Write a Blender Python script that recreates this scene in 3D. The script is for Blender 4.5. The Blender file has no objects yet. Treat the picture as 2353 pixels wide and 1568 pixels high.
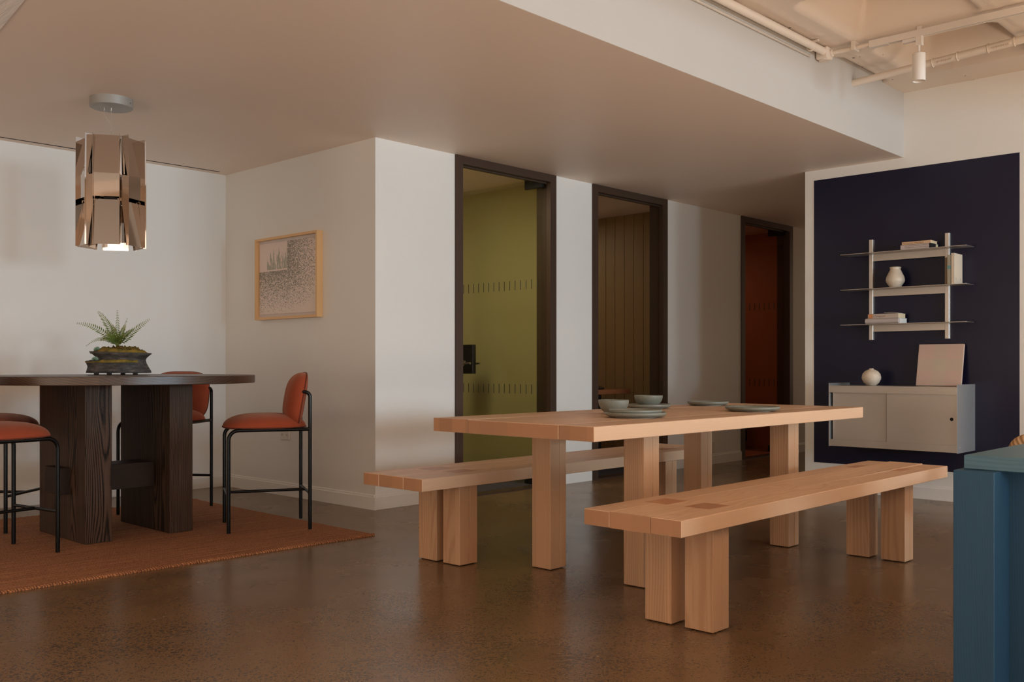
import bpy, bmesh, math, random
from mathutils import Vector, Matrix
random.seed(7)
S = bpy.context.scene
COL = S.collection
PI = math.pi
# ------------------------------------------------------------------ camera
CAMZ = 0.97
TH = math.radians(43.479)
FW = Vector((math.cos(TH), math.sin(TH), 0)); RT = Vector((math.sin(TH), -math.cos(TH), 0))
cd = bpy.data.cameras.new('camera'); cam = bpy.data.objects.new('camera', cd); COL.objects.link(cam)
cd.sensor_width = 36.0; cd.lens = 36.0 * 2240.7 / 2353.0
cd.shift_y = (839.2 - 784.0) / 2353.0
cd.clip_start = 0.05
cam.location = (0, 0, CAMZ); cam.rotation_euler = (PI / 2, 0, TH - PI / 2)
S.camera = cam
# ------------------------------------------------------------------ world, light, exposure
S.view_settings.view_transform = 'Standard'; S.view_settings.look = 'None'
S.view_settings.gamma = 1.0; S.view_settings.use_curve_mapping = False
S.view_settings.exposure = 0.2
try:
    S.cycles.use_denoising = True
    S.cycles.max_bounces = 8; S.cycles.diffuse_bounces = 5; S.cycles.glossy_bounces = 5
    S.cycles.transparent_max_bounces = 12; S.cycles.transmission_bounces = 4
    S.cycles.caustics_reflective = False; S.cycles.caustics_refractive = False
    S.cycles.sample_clamp_indirect = 6.0
except Exception: pass
W = bpy.data.worlds.new('sky'); S.world = W; W.use_nodes = True
bg = W.node_tree.nodes['Background']
bg.inputs[0].default_value = (0.80, 0.86, 1.0, 1); bg.inputs[1].default_value = 1.0

def area(name, loc, size, rot, power, col):
    l = bpy.data.lights.new(name, 'AREA'); l.shape = 'RECTANGLE'; l.size = size[0]; l.size_y = size[1]
    l.energy = power; l.color = col
    o = bpy.data.objects.new(name, l); COL.objects.link(o); o.location = loc; o.rotation_euler = rot
    return o
# daylight entering through the tall windows of the wall behind the camera (facing +Y)
WIN_Y = -7.0
WINS = [(0.6, 1.7), (3.35, 4.4), (4.7, 5.75), (6.0, 7.05)]
WPOW = [160, 118, 120, 116]
for (a, b), p in zip(WINS, WPOW):
    area('window_light', ((a + b) / 2, WIN_Y - 0.02, 1.475), (b - a - 0.08, 0.95), (PI / 2, 0, 0), p, (0.64, 0.87, 1.05))
# added warm fill, no window, on the far side of the room (facing +X)
area('window_light', (-2.92, -2.6, 1.15), (6.5, 1.9), (PI * 0.70, 0, -PI / 2), 125, (1.0, 0.80, 0.62))
area('window_light', (-2.92, 3.4, 1.15), (3.6, 1.9), (PI * 0.70, 0, -PI / 2), 80, (1.0, 0.80, 0.62))
area('ceiling_fill_light', (3.2, -1.3, 0.35), (6.5, 0.4), (PI * 0.98, 0, 0), 190, (1.0, 0.80, 0.62))  # added unseen lamp brightening the ceiling from below, no fixture
# soft light at the end of the corridor and inside the meeting rooms
area('corridor_light', (13.4, 4.38, 1.5), (1.3, 2.0), (PI / 2, 0, PI / 2), 5, (1.0, 0.78, 0.58))
area('room_light', (4.75, 5.62, 2.46), (0.6, 0.5), (0, 0, 0), 14, (1.0, 0.9, 0.68))
area('room_light', (7.1, 6.9, 2.44), (0.8, 0.8), (0, 0, 0), 5, (1.0, 0.85, 0.62))
area('room_light', (9.3, 6.8, 2.44), (0.8, 0.8), (0, 0, 0), 4, (1.0, 0.6, 0.4))

# ------------------------------------------------------------------ helpers
def obj(name, bm, mat, parent=None, smooth=False, loc=None, label=None):
    me = bpy.data.meshes.new(name)
    bmesh.ops.recalc_face_normals(bm, faces=bm.faces)
    bm.to_mesh(me); bm.free()
    for m in (mat if isinstance(mat, (list, tuple)) else [mat]): me.materials.append(m)
    if smooth:
        for p in me.polygons: p.use_smooth = True
    o = bpy.data.objects.new(name, me); COL.objects.link(o)
    if parent: o.parent = parent
    if loc is not None: o.location = loc
    if label: o['label'] = label
    return o
def autosmooth(o, ang=35):
    me = o.data
    for p in me.polygons: p.use_smooth = True
    me.set_sharp_from_angle(angle=math.radians(ang))
    return o
def empty(name, loc=(0, 0, 0), rz=0, kind=None):
    o = bpy.data.objects.new(name, None); COL.objects.link(o); o.location = loc; o.rotation_euler = (0, 0, rz)
    o.empty_display_size = 0.1
    if kind: o['kind'] = kind
    return o
def tag(o, label, cat, group=None):
    o['label'] = label; o['category'] = cat
    if group: o['group'] = group
    return o
def struct(o, label=None):
    o['kind'] = 'structure'
    if label: o['label'] = label
    return o
def bx(bm, x0, x1, y0, y1, z0, z1, mi=0):
    v = [bm.verts.new(p) for p in ((x0, y0, z0), (x1, y0, z0), (x1, y1, z0), (x0, y1, z0), (x0, y0, z1), (x1, y0, z1), (x1, y1, z1), (x0, y1, z1))]
    for f in ((0, 3, 2, 1), (4, 5, 6, 7), (0, 1, 5, 4), (1, 2, 6, 5), (2, 3, 7, 6), (3, 0, 4, 7)):
        bm.faces.new([v[i] for i in f]).material_index = mi
    return v
def box(x0, x1, y0, y1, z0, z1, bev=0.0, seg=1):
    bm = bmesh.new(); bx(bm, x0, x1, y0, y1, z0, z1)
    if bev > 0: bmesh.ops.bevel(bm, geom=bm.edges[:], offset=bev, segments=seg, affect='EDGES', profile=0.5)
    return bm
def bevbox(bm, x0, x1, y0, y1, z0, z1, bev):
    vs = bx(bm, x0, x1, y0, y1, z0, z1)
    es = list({e for v in vs for e in v.link_edges})
    bmesh.ops.bevel(bm, geom=es, offset=bev, segments=1, affect='EDGES')
def tube(bm, pts, r, n=12, cap=True):
    pts = [Vector(p) for p in pts]; rings = []
    up = None
    for i, p in enumerate(pts):
        d = (pts[min(i + 1, len(pts) - 1)] - pts[max(i - 1, 0)]).normalized()
        if up is None:
            up = Vector((0, 0, 1)) if abs(d.z) < 0.9 else Vector((1, 0, 0))
        up = (up - d * up.dot(d)).normalized(); s = d.cross(up)
        rr = r[i] if isinstance(r, (list, tuple)) else r
        rings.append([bm.verts.new(p + up * math.cos(2 * PI * k / n) * rr + s * math.sin(2 * PI * k / n) * rr) for k in range(n)])
    for a, b in zip(rings, rings[1:]):
        for k in range(n): bm.faces.new((a[k], a[(k + 1) % n], b[(k + 1) % n], b[k]))
    if cap:
        bm.faces.new(rings[0][::-1]); bm.faces.new(rings[-1])
def arc(c, a, b, r, n=6):
    """quarter bend at corner c coming from point a and leaving to b"""
    c, a, b = Vector(c), Vector(a), Vector(b)
    da = (a - c).normalized(); db = (b - c).normalized()
    o = c + (da + db) * r
    return [o - db * r * math.cos(t * PI / 2 / n) - da * r * math.sin(t * PI / 2 / n) for t in range(n + 1)]
def lathe(prof, n=48, cx=0, cy=0, sx=1, sy=1, bm=None):
    bm = bm or bmesh.new(); rings = []
    for r, z in prof:
        if r < 1e-5: rings.append([bm.verts.new((cx, cy, z))])
        else: rings.append([bm.verts.new((cx + r * sx * math.cos(2 * PI * k / n), cy + r * sy * math.sin(2 * PI * k / n), z)) for k in range(n)])
    for a, b in zip(rings, rings[1:]):
        for k in range(n):
            k2 = (k + 1) % n
            if len(a) == 1 and len(b) == 1: continue
            if len(a) == 1: bm.faces.new((a[0], b[k2], b[k]))
            elif len(b) == 1: bm.faces.new((a[k], a[k2], b[0]))
            else: bm.faces.new((a[k], a[k2], b[k2], b[k]))
    return bm
# ------------------------------------------------------------------ materials
def mat(name, col, rough=0.5, metal=0.0, **kw):
    m = bpy.data.materials.new(name); m.use_nodes = True
    b = m.node_tree.nodes['Principled BSDF']
    b.inputs['Base Color'].default_value = (*col, 1); b.inputs['Roughness'].default_value = rough; b.inputs['Metallic'].default_value = metal
    for k, v in kw.items(): b.inputs[k].default_value = v
    return m
class NT:
    def __init__(s, m): s.m = m; s.t = m.node_tree; s.b = s.t.nodes['Principled BSDF']
    def n(s, typ, **kw):
        nd = s.t.nodes.new(typ)
        for k, v in kw.items(): setattr(nd, k, v)
        return nd
    def l(s, a, b): s.t.links.new(a, b)
    def val(s, sock, v):
        if hasattr(v, 'is_linked') or isinstance(v, bpy.types.NodeSocket): s.l(v, sock)
        else: sock.default_value = v
    def math(s, op, a, b=0.0, c=None):
        nd = s.n('ShaderNodeMath', operation=op); s.val(nd.inputs[0], a); s.val(nd.inputs[1], b)
        if c is not None: s.val(nd.inputs[2], c)
        return nd.outputs[0]
    def vmath(s, op, a, b):
        nd = s.n('ShaderNodeVectorMath', operation=op); s.val(nd.inputs[0], a); s.val(nd.inputs[1], b); return nd.outputs[0]
    def noise(s, vec, scale, detail=3, rough=0.55):
        nd = s.n('ShaderNodeTexNoise'); s.l(vec, nd.inputs['Vector']); nd.inputs['Scale'].default_value = scale
        nd.inputs['Detail'].default_value = detail; nd.inputs['Roughness'].default_value = rough; return nd.outputs[0]
    def ramp(s, fac, stops):
        nd = s.n('ShaderNodeValToRGB'); s.l(fac, nd.inputs[0]); e = nd.color_ramp.elements
        while len(e) < len(stops): e.new(0.5)
        for i, (p, c) in enumerate(stops):
            e[i].position = p; e[i].color = (*c, 1) if isinstance(c, tuple) else (c, c, c, 1)
        return nd.outputs[0]
    def mix(s, fac, a, b, blend='MIX'):
        nd = s.n('ShaderNodeMix', data_type='RGBA', blend_type=blend)
        s.val(nd.inputs[0], fac)
        for i, v in ((6, a), (7, b)):
            if isinstance(v, tuple): nd.inputs[i].default_value = (*v, 1)
            else: s.l(v, nd.inputs[i])
        return nd.outputs[2]
    def bump(s, h, strength=0.2, dist=0.002):
        nd = s.n('ShaderNodeBump'); s.l(h, nd.inputs['Height']); nd.inputs['Strength'].default_value = strength; nd.inputs['Distance'].default_value = dist
        s.l(nd.outputs[0], s.b.inputs['Normal'])
    def objco(s, scale=None):
        tc = s.n('ShaderNodeTexCoord'); o = tc.outputs['Object']
        if scale:
            mp = s.n('ShaderNodeMapping'); s.l(o, mp.inputs[0]); mp.inputs['Scale'].default_value = scale; o = mp.outputs[0]
        return o
def paint(name, col, rough=0.6, bumpy=0.08):
    m = mat(name, col, rough); t = NT(m); v = t.objco()
    n1 = t.noise(v, 260, 2); t.bump(n1, bumpy, 0.001)
    n2 = t.noise(v, 0.9, 2)
    t.l(t.mix(n2, tuple(c * 0.97 for c in col), tuple(min(1, c * 1.03) for c in col)), t.b.inputs['Base Color'])
    return m
def wood(name, light, dark, axis='X', ring=0.0055, rough=0.42, strip=0.0, stripaxis='Y', contrast=1.0, tone=0.12, fib=0.25, off=0.09, bumps=0.05, warp=0.02, long=0.35, coat=0.0):
    m = mat(name, light, rough); t = NT(m)
    if coat: t.b.inputs['Coat Weight'].default_value = coat; t.b.inputs['Coat Roughness'].default_value = 0.3
    co = t.objco(); rnd = t.n('ShaderNodeObjectInfo').outputs['Random']
    sc = {'X': (long, 1, 1), 'Y': (1, long, 1), 'Z': (1, 1, long)}[axis]
    sep = t.n('ShaderNodeSeparateXYZ'); t.l(co, sep.inputs[0])
    if strip > 0:
        k = t.math('FLOOR', t.math('DIVIDE', sep.outputs[stripaxis], strip))
        wn = t.n('ShaderNodeTexWhiteNoise', noise_dimensions='1D'); t.l(t.math('ADD', k, t.math('MULTIPLY', rnd, 57.0)), wn.inputs['W']); rv = wn.outputs['Value']
    else: rv = rnd
    comb = t.n('ShaderNodeCombineXYZ')
    for i, (a, kk) in enumerate((('X', 7.31), ('Y', 3.77), ('Z', 5.13))):
        r2 = t.math('FRACT', t.math('MULTIPLY', rv, kk * 13.7))
        t.l(t.math('MULTIPLY', t.math('ADD', r2, 0.35), (off if a != axis else 9.0)), comb.inputs[i])
    p = t.vmath('ADD', co, comb.outputs[0])
    ps = t.vmath('MULTIPLY', p, sc)
    nz = t.n('ShaderNodeTexNoise'); t.l(ps, nz.inputs['Vector']); nz.inputs['Scale'].default_value = 4.5; nz.inputs['Detail'].default_value = 2
    w = t.vmath('MULTIPLY', t.vmath('SUBTRACT', nz.outputs['Color'], (0.5, 0.5, 0.5)), (warp * 3, warp * 3, warp * 3))
    q = t.vmath('ADD', p, w)
    wv = t.n('ShaderNodeTexWave', wave_type='RINGS', rings_direction=axis, wave_profile='SIN')
    t.l(q, wv.inputs['Vector']); wv.inputs['Scale'].default_value = 2 * PI / (20 * ring); wv.inputs['Distortion'].default_value = 0.6
    wv.inputs['Detail'].default_value = 1; wv.inputs['Detail Scale'].default_value = 1.5
    f = {'X': (3, 260, 260), 'Y': (260, 3, 260), 'Z': (260, 260, 3)}[axis]
    fi = t.noise(t.vmath('MULTIPLY', p, f), 1.0, 2)
    rings = t.ramp(wv.outputs['Fac'], [(0.0, 0.0), (0.45, 0.15), (0.85, 0.75), (1.0, 1.0)])
    g = t.math('ADD', t.math('MULTIPLY', rings, 0.62 * contrast), t.math('MULTIPLY', t.math('SUBTRACT', fi, 0.35), fib * 2))
    c = t.mix(t.math('MINIMUM', t.math('MAXIMUM', g, 0.0), 1.0), light, dark)
    tn = t.math('ADD', 1.0 - tone, t.math('MULTIPLY', t.math('FRACT', t.math('MULTIPLY', rv, 91.7)), tone * 2))
    big = t.math('ADD', 0.93, t.math('MULTIPLY', t.noise(ps, 2.0, 1), 0.14))
    tt = t.math('MULTIPLY', tn, big)
    cc = t.n('ShaderNodeCombineXYZ'); [t.l(tt, cc.inputs[i]) for i in range(3)]
    t.l(t.mix(1.0, c, cc.outputs[0], 'MULTIPLY'), t.b.inputs['Base Color'])
    t.bump(fi, bumps * 4, 0.0006)
    return m
M = {}
M['wall'] = paint('white_wall_paint', (0.80, 0.765, 0.71), 0.55)
M['fascia'] = paint('dimmed_fascia_paint', (0.53, 0.485, 0.435), 0.6)  # wall white darkened, in place of weaker light on the fascia
M['ceil'] = paint('bounce_tinted_ceiling_paint', (0.88, 0.72, 0.59), 0.5)  # warm bounce from the floor is put into this colour
M['concrete_white'] = None
M['green'] = paint('green_paint', (0.46, 0.38, 0.185), 0.6)
M['rust'] = paint('rust_paint', (0.42, 0.11, 0.035), 0.6)
M['bronze'] = mat('dark_bronze_metal', (0.072, 0.042, 0.027), 0.42, 0.35)
M['black'] = mat('black_metal', (0.008, 0.007, 0.006), 0.38, 0.0)
M['steel'] = mat('brushed_steel', (0.62, 0.57, 0.50), 0.25, 1.0)
M['carpet'] = paint('grey_carpet', (0.05, 0.042, 0.045), 0.95, 0.5)
M['rustcarpet'] = paint('rust_carpet', (0.32, 0.09, 0.03), 0.95, 0.5)
M['oak_x'] = wood('fir_wood_long', (0.67, 0.445, 0.285), (0.54, 0.315, 0.175), 'X', ring=0.0042, strip=0.085, stripaxis='Y', tone=0.08, warp=0.014, fib=0.2)
M['fir_z'] = wood('fir_wood_upright', (0.57, 0.345, 0.20), (0.44, 0.23, 0.12), 'Z', ring=0.0036, strip=0.06, stripaxis='Y', tone=0.10, warp=0.010, fib=0.25, long=0.15, off=0.14)
M['fir_end'] = wood('fir_end_face', (0.44, 0.225, 0.115), (0.34, 0.155, 0.075), 'X', ring=0.0042, strip=0.085, stripaxis='Y', tone=0.09, warp=0.010, fib=0.1)
M['tenon'] = wood('fir_end_grain', (0.50, 0.25, 0.13), (0.38, 0.17, 0.085), 'Z', tone=0.12)
M['dark_x'] = wood('dark_wood_top', (0.085, 0.042, 0.022), (0.024, 0.012, 0.007), 'X', ring=0.012, rough=0.36, strip=0.11, contrast=1.1, tone=0.2)
M['dark_z'] = wood('dark_wood_leg', (0.105, 0.060, 0.038), (0.003, 0.0022, 0.0018), 'Z', ring=0.0055, rough=0.55, contrast=1.15, tone=0.1, warp=0.03, fib=0.6, off=0.16, long=0.16, bumps=0.10); M['dark_z'].node_tree.nodes['Principled BSDF'].inputs['Specular IOR Level'].default_value = 0.12
M['dark_y'] = wood('dark_wood_beam', (0.045, 0.024, 0.014), (0.012, 0.007, 0.005), 'X', ring=0.006, rough=0.55); M['dark_y'].node_tree.nodes['Principled BSDF'].inputs['Specular IOR Level'].default_value = 0.15
M['blue_z'] = wood('blue_stain_upright', (0.028, 0.080, 0.142), (0.018, 0.054, 0.098), 'Z', ring=0.0045, rough=0.5, contrast=0.55, tone=0.05, fib=0.4)
M['blue_x'] = wood('blue_stain_top', (0.085, 0.17, 0.22), (0.05, 0.105, 0.145), 'Y', ring=0.008, rough=0.42, contrast=0.5, tone=0.05, fib=0.3)
for k_ in ('blue_z', 'blue_x'): M[k_].node_tree.nodes['Principled BSDF'].inputs['Specular IOR Level'].default_value = 0.22
M['deskwood'] = wood('brown_desk_wood', (0.30, 0.10, 0.035), (0.15, 0.05, 0.02), 'Y', ring=0.008, rough=0.4)
M['frame'] = wood('pale_frame_wood', (0.88, 0.54, 0.25), (0.74, 0.42, 0.17), 'Y', rough=0.4, contrast=0.5)
def navy():
    m = mat('navy_panel_paint', (0.0065, 0.0065, 0.026), 0.36, 0.0, **{'Specular IOR Level': 0.35}); t = NT(m); v = t.objco()
    t.bump(t.noise(v, 130, 2), 0.10, 0.001); return m
M['navy'] = navy()
def pcon():
    m = mat('painted_concrete', (0.78, 0.66, 0.55), 0.7); t = NT(m); v = t.objco()
    vor = t.n('ShaderNodeTexVoronoi', feature='F1'); t.l(v, vor.inputs['Vector']); vor.inputs['Scale'].default_value = 22
    vr = t.n('ShaderNodeTexWhiteNoise', noise_dimensions='3D'); t.l(vor.outputs['Position'], vr.inputs['Vector'])
    rad = t.math('MULTIPLY', t.math('POWER', vr.outputs['Value'], 14.0), 0.26)
    hole = t.math('LESS_THAN', vor.outputs['Distance'], t.math('MULTIPLY', rad, t.math('GREATER_THAN', t.noise(v, 1.6, 2), 0.48)))
    t.l(t.mix(hole, (0.79, 0.67, 0.56), (0.10, 0.065, 0.04)), t.b.inputs['Base Color'])
    n = t.math('ADD', t.noise(v, 14, 5), t.math('MULTIPLY', t.noise(v, 90, 3), 0.3)); t.bump(n, 0.35, 0.008)
    return m
M['pcon'] = pcon()
M['pipe'] = mat('painted_pipe', (0.78, 0.67, 0.56), 0.5)
M['spot'] = mat('white_metal', (0.78, 0.70, 0.62), 0.42)
def floorm():
    m = mat('polished_concrete', (0.2, 0.15, 0.1), 0.22); t = NT(m); v = t.objco()
    base = t.ramp(t.noise(v, 1.1, 5, 0.6), [(0.28, (0.150, 0.082, 0.036)), (0.5, (0.178, 0.103, 0.048)), (0.75, (0.205, 0.124, 0.062))])
    fine = t.noise(v, 55, 4, 0.7)
    base = t.mix(t.math('MULTIPLY', fine, 0.35), base, (0.27, 0.175, 0.10))
    warpv = t.vmath('ADD', v, t.vmath('MULTIPLY', t.n('ShaderNodeTexNoise').outputs['Color'], (0.0, 0.0, 0.0)))
    dens = t.ramp(t.noise(v, 2.3, 3), [(0.36, 0.0), (0.62, 1.0)])
    tot = None
    for sc, mx, p in ((80, 0.66, 0.9), (150, 0.66, 0.8)):
        vo = t.n('ShaderNodeTexVoronoi', feature='F1'); t.l(warpv, vo.inputs['Vector']); vo.inputs['Scale'].default_value = sc
        wn = t.n('ShaderNodeTexWhiteNoise', noise_dimensions='3D'); t.l(vo.outputs['Position'], wn.inputs['Vector'])
        thr = t.math('MULTIPLY', t.math('POWER', wn.outputs['Value'], p), mx)
        thr = t.math('MULTIPLY', thr, t.math('ADD', 0.42, t.math('MULTIPLY', dens, 0.50)))
        h = t.math('LESS_THAN', vo.outputs['Distance'], thr)
        tot = h if tot is None else t.math('MAXIMUM', tot, h)
    c = t.mix(t.math('MULTIPLY', tot, 0.75), base, (0.060, 0.045, 0.034))
    t.l(c, t.b.inputs['Base Color'])
    t.l(t.math('ADD', 0.19, t.math('MULTIPLY', t.noise(v, 3, 3), 0.14)), t.b.inputs['Roughness'])
    t.bump(t.noise(v, 1.6, 1), 0.03, 0.01)
    t.b.inputs['Specular IOR Level'].default_value = 0.6
    return m
M['floor'] = floorm()
def glassm(name, tint, refl=0.06):
    m = bpy.data.materials.new(name); m.use_nodes = True; nt = m.node_tree; nt.nodes.clear()
    out = nt.nodes.new('ShaderNodeOutputMaterial'); mx = nt.nodes.new('ShaderNodeMixShader'); tr = nt.nodes.new('ShaderNodeBsdfTransparent')
    gl = nt.nodes.new('ShaderNodeBsdfGlossy'); lw = nt.nodes.new('ShaderNodeLayerWeight'); lw.inputs['Blend'].default_value = 0.5
    pw = nt.nodes.new('ShaderNodeMath'); pw.operation = 'POWER'; pw.inputs[1].default_value = 5.0; nt.links.new(lw.outputs['Facing'], pw.inputs[0])
    fr = nt.nodes.new('ShaderNodeMath'); fr.operation = 'MULTIPLY_ADD'; fr.inputs[1].default_value = 0.9; fr.inputs[2].default_value = refl * 0.6; nt.links.new(pw.outputs[0], fr.inputs[0])
    tr.inputs[0].default_value = (*tint, 1); gl.inputs['Roughness'].default_value = 0.02; gl.inputs[0].default_value = (0.9, 0.9, 0.85, 1)
    nt.links.new(fr.outputs[0], mx.inputs[0]); nt.links.new(tr.outputs[0], mx.inputs[1]); nt.links.new(gl.outputs[0], mx.inputs[2]); nt.links.new(mx.outputs[0], out.inputs[0])
    return m
M['glass'] = glassm('clear_glass', (0.93, 0.95, 0.90))
M['mark'] = mat('glass_marking_film', (0.03, 0.03, 0.02), 0.6)
def fabric(name, c1, c2, scale=420, rough=0.9):
    m = mat(name, c1, rough); t = NT(m); v = t.objco()
    w1 = t.n('ShaderNodeTexWave'); t.l(v, w1.inputs['Vector']); w1.inputs['Scale'].default_value = scale / 6; w1.bands_direction = 'X'
    w2 = t.n('ShaderNodeTexWave'); t.l(v, w2.inputs['Vector']); w2.inputs['Scale'].default_value = scale / 6; w2.bands_direction = 'Y'
    h = t.math('MULTIPLY', w1.outputs['Fac'], w2.outputs['Fac'])
    t.l(t.mix(t.math('ADD', t.math('MULTIPLY', h, 0.5), t.math('MULTIPLY', t.noise(v, 35, 3), 0.4)), c1, c2), t.b.inputs['Base Color'])
    t.b.inputs['Sheen Weight'].default_value = 0.25; t.b.inputs['Sheen Roughness'].default_value = 0.5
    t.b.inputs['Sheen Tint'].default_value = (1.0, 0.6, 0.4, 1)
    t.bump(h, 0.15, 0.0008); return m
M['orange'] = fabric('rust_orange_fabric', (0.27, 0.040, 0.009), (0.36, 0.062, 0.016))
M['piping'] = mat('dark_rust_piping', (0.12, 0.022, 0.008), 0.9)
def rugm():
    m = mat('jute_rug', (0.45, 0.2, 0.07), 0.95); t = NT(m); v = t.objco()
    # herringbone-ish weave: zigzag bands
    sp = t.n('ShaderNodeSeparateXYZ'); t.l(v, sp.inputs[0])
    zig = t.math('ABSOLUTE', t.math('SUBTRACT', t.math('FRACT', t.math('MULTIPLY', sp.outputs[1], 9.0)), 0.5))
    ph = t.math('ADD', t.math('MULTIPLY', sp.outputs[0], 75.0), t.math('MULTIPLY', zig, 9.0))
    wv = t.math('ADD', 0.5, t.math('MULTIPLY', t.math('SINE', t.math('MULTIPLY', ph, 6.283)), 0.5))
    kn = t.noise(v, 150, 3, 0.7); row = t.noise(t.vmath('MULTIPLY', v, (2, 60, 1)), 1.0, 3)
    h = t.math('SUBTRACT', t.math('ADD', t.math('MULTIPLY', wv, 0.35), t.math('ADD', t.math('MULTIPLY', kn, 0.9), t.math('MULTIPLY', row, 0.55))), 0.42)
    t.l(t.ramp(h, [(0.28, (0.13, 0.040, 0.014)), (0.5, (0.36, 0.135, 0.048)), (0.75, (0.60, 0.28, 0.12))]), t.b.inputs['Base Color'])
    t.bump(h, 0.9, 0.006); return m
M['rug'] = rugm()
M['stub'] = mat('black_powder_coat', (0.004, 0.0035, 0.003), 0.30, 0.0, **{'Specular IOR Level': 0.22})
M['mirror'] = mat('polished_bronze_mirror', (0.66, 0.60, 0.55), 0.045, 1.0)
M['greyplastic'] = mat('grey_canopy_metal', (0.36, 0.34, 0.31), 0.42, 0.2)
M['cable'] = mat('clear_cable', (0.45, 0.36, 0.28), 0.3)
def ceramic():
    m = mat('sage_stoneware', (0.16, 0.17, 0.135), 0.42); t = NT(m); v = t.objco()
    sp = t.noise(v, 380, 2, 0.8); cl = t.noise(v, 12, 2)
    c = t.mix(t.ramp(sp, [(0.50, 0.0), (0.62, 1.0)]), (0.185, 0.195, 0.155), (0.085, 0.085, 0.065))
    t.l(t.mix(t.math('MULTIPLY', cl, 0.5), c, (0.26, 0.25, 0.20)), t.b.inputs['Base Color']); t.bump(sp, 0.1, 0.0005); return m
M['ceramic'] = ceramic()
M['rawfoot'] = mat('bare_clay_foot', (0.50, 0.38, 0.28), 0.8)
def cream(name, c, spot=True, rings=False):
    m = mat(name, c, 0.4); t = NT(m); v = t.objco()
    sp = t.noise(v, 90, 2, 0.8)
    col = t.mix(t.ramp(sp, [(0.66, 0.0), (0.72, 0.5)]), c, (0.42, 0.27, 0.15)) if spot else t.mix(t.noise(v, 20, 2), c, tuple(x * 0.86 for x in c))
    t.l(col, t.b.inputs['Base Color'])
    if rings:
        wv = t.n('ShaderNodeTexWave'); wv.bands_direction = 'Z'; t.l(v, wv.inputs['Vector']); wv.inputs['Scale'].default_value = 38; wv.inputs['Distortion'].default_value = 1.5
        t.bump(wv.outputs['Fac'], 0.5, 0.0015)
    else: t.bump(t.noise(v, 25, 3), 0.3, 0.003)
    return m
M['jar'] = cream('speckled_cream_glaze', (0.66, 0.57, 0.45))
M['round'] = cream('ribbed_cream_glaze', (0.74, 0.61, 0.47), False, True)
M['alu'] = mat('brushed_aluminium', (0.66, 0.61, 0.55), 0.36, 0.85)
def alu():
    m = mat('anodised_aluminium', (0.60, 0.55, 0.49), 0.38, 0.9); t = NT(m); v = t.objco()
    n = t.noise(t.vmath('MULTIPLY', v, (1, 1, 1)), 5, 4)
    t.l(t.math('ADD', 0.30, t.math('MULTIPLY', n, 0.2)), t.b.inputs['Roughness']); return m
M['alu2'] = alu()
M['silver'] = mat('galvanised_side', (0.62, 0.62, 0.62), 0.42, 0.85)
def rockm():
    m = mat('charred_carved_bowl', (0.09, 0.075, 0.065), 0.62); t = NT(m); v = t.objco()
    n = t.noise(t.vmath('MULTIPLY', v, (1, 1, 3.5)), 16, 5, 0.7)
    t.l(t.ramp(n, [(0.35, (0.022, 0.019, 0.018)), (0.55, (0.072, 0.060, 0.052)), (0.72, (0.17, 0.14, 0.12))]), t.b.inputs['Base Color']); t.bump(n, 0.6, 0.006); return m
M['rock'] = rockm()
def mossm():
    m = mat('moss', (0.16, 0.11, 0.02), 0.95); t = NT(m); v = t.objco()
    t.l(t.ramp(t.noise(v, 22, 4), [(0.35, (0.13, 0.105, 0.015)), (0.55, (0.27, 0.185, 0.024)), (0.75, (0.42, 0.20, 0.035))]), t.b.inputs['Base Color']); t.bump(t.noise(v, 260, 3), 1.0, 0.004); return m
M['moss'] = mossm()
def fernm():
    m = mat('fern_leaf', (0.08, 0.12, 0.02), 0.6); t = NT(m)
    at = t.n('ShaderNodeAttribute'); at.attribute_name = 'tip'
    t.l(t.ramp(at.outputs['Fac'], [(0.0, (0.040, 0.080, 0.008)), (0.45, (0.12, 0.175, 0.018)), (0.75, (0.28, 0.25, 0.06)), (1.0, (0.42, 0.24, 0.09))]), t.b.inputs['Base Color']); return m
M['fern'] = fernm()
M['succ'] = mat('blue_green_succulent', (0.20, 0.32, 0.22), 0.6)
M['stem'] = mat('fern_stem', (0.30, 0.08, 0.04), 0.6)
def col(name, c, r=0.6, **k): return mat(name, c, r, **k)
M['paper'] = col('page_edges', (0.74, 0.58, 0.36), 0.8)
M['paperw'] = col('white_page_edges', (0.80, 0.74, 0.66), 0.8)
M['bk_grey'] = col('warm_grey_cover', (0.50, 0.42, 0.36), 0.6)
M['bk_tan'] = col('tan_cover', (0.66, 0.44, 0.27), 0.6)
M['bk_lav'] = col('pale_lilac_cover', (0.52, 0.46, 0.44), 0.6)
M['bk_beige'] = col('beige_cover', (0.52, 0.42, 0.33), 0.6)
M['bk_cream'] = col('cream_cover', (0.66, 0.55, 0.42), 0.6)
M['bk_sage'] = col('sage_cover', (0.36, 0.32, 0.24), 0.6)
M['bk_teal'] = col('teal_band', (0.13, 0.28, 0.27), 0.6)
M['bk_brown'] = col('brown_cover', (0.25, 0.16, 0.08), 0.6)
M['bk_or'] = col('orange_label', (0.62, 0.24, 0.09), 0.6)
M['ink'] = col('brown_ink', (0.22, 0.13, 0.09), 0.7)
M['plate'] = col('white_plastic', (0.74, 0.68, 0.6), 0.4)
M['hole'] = col('dark_hole', (0.004, 0.004, 0.004), 0.9)
M['knit'] = None
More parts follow.
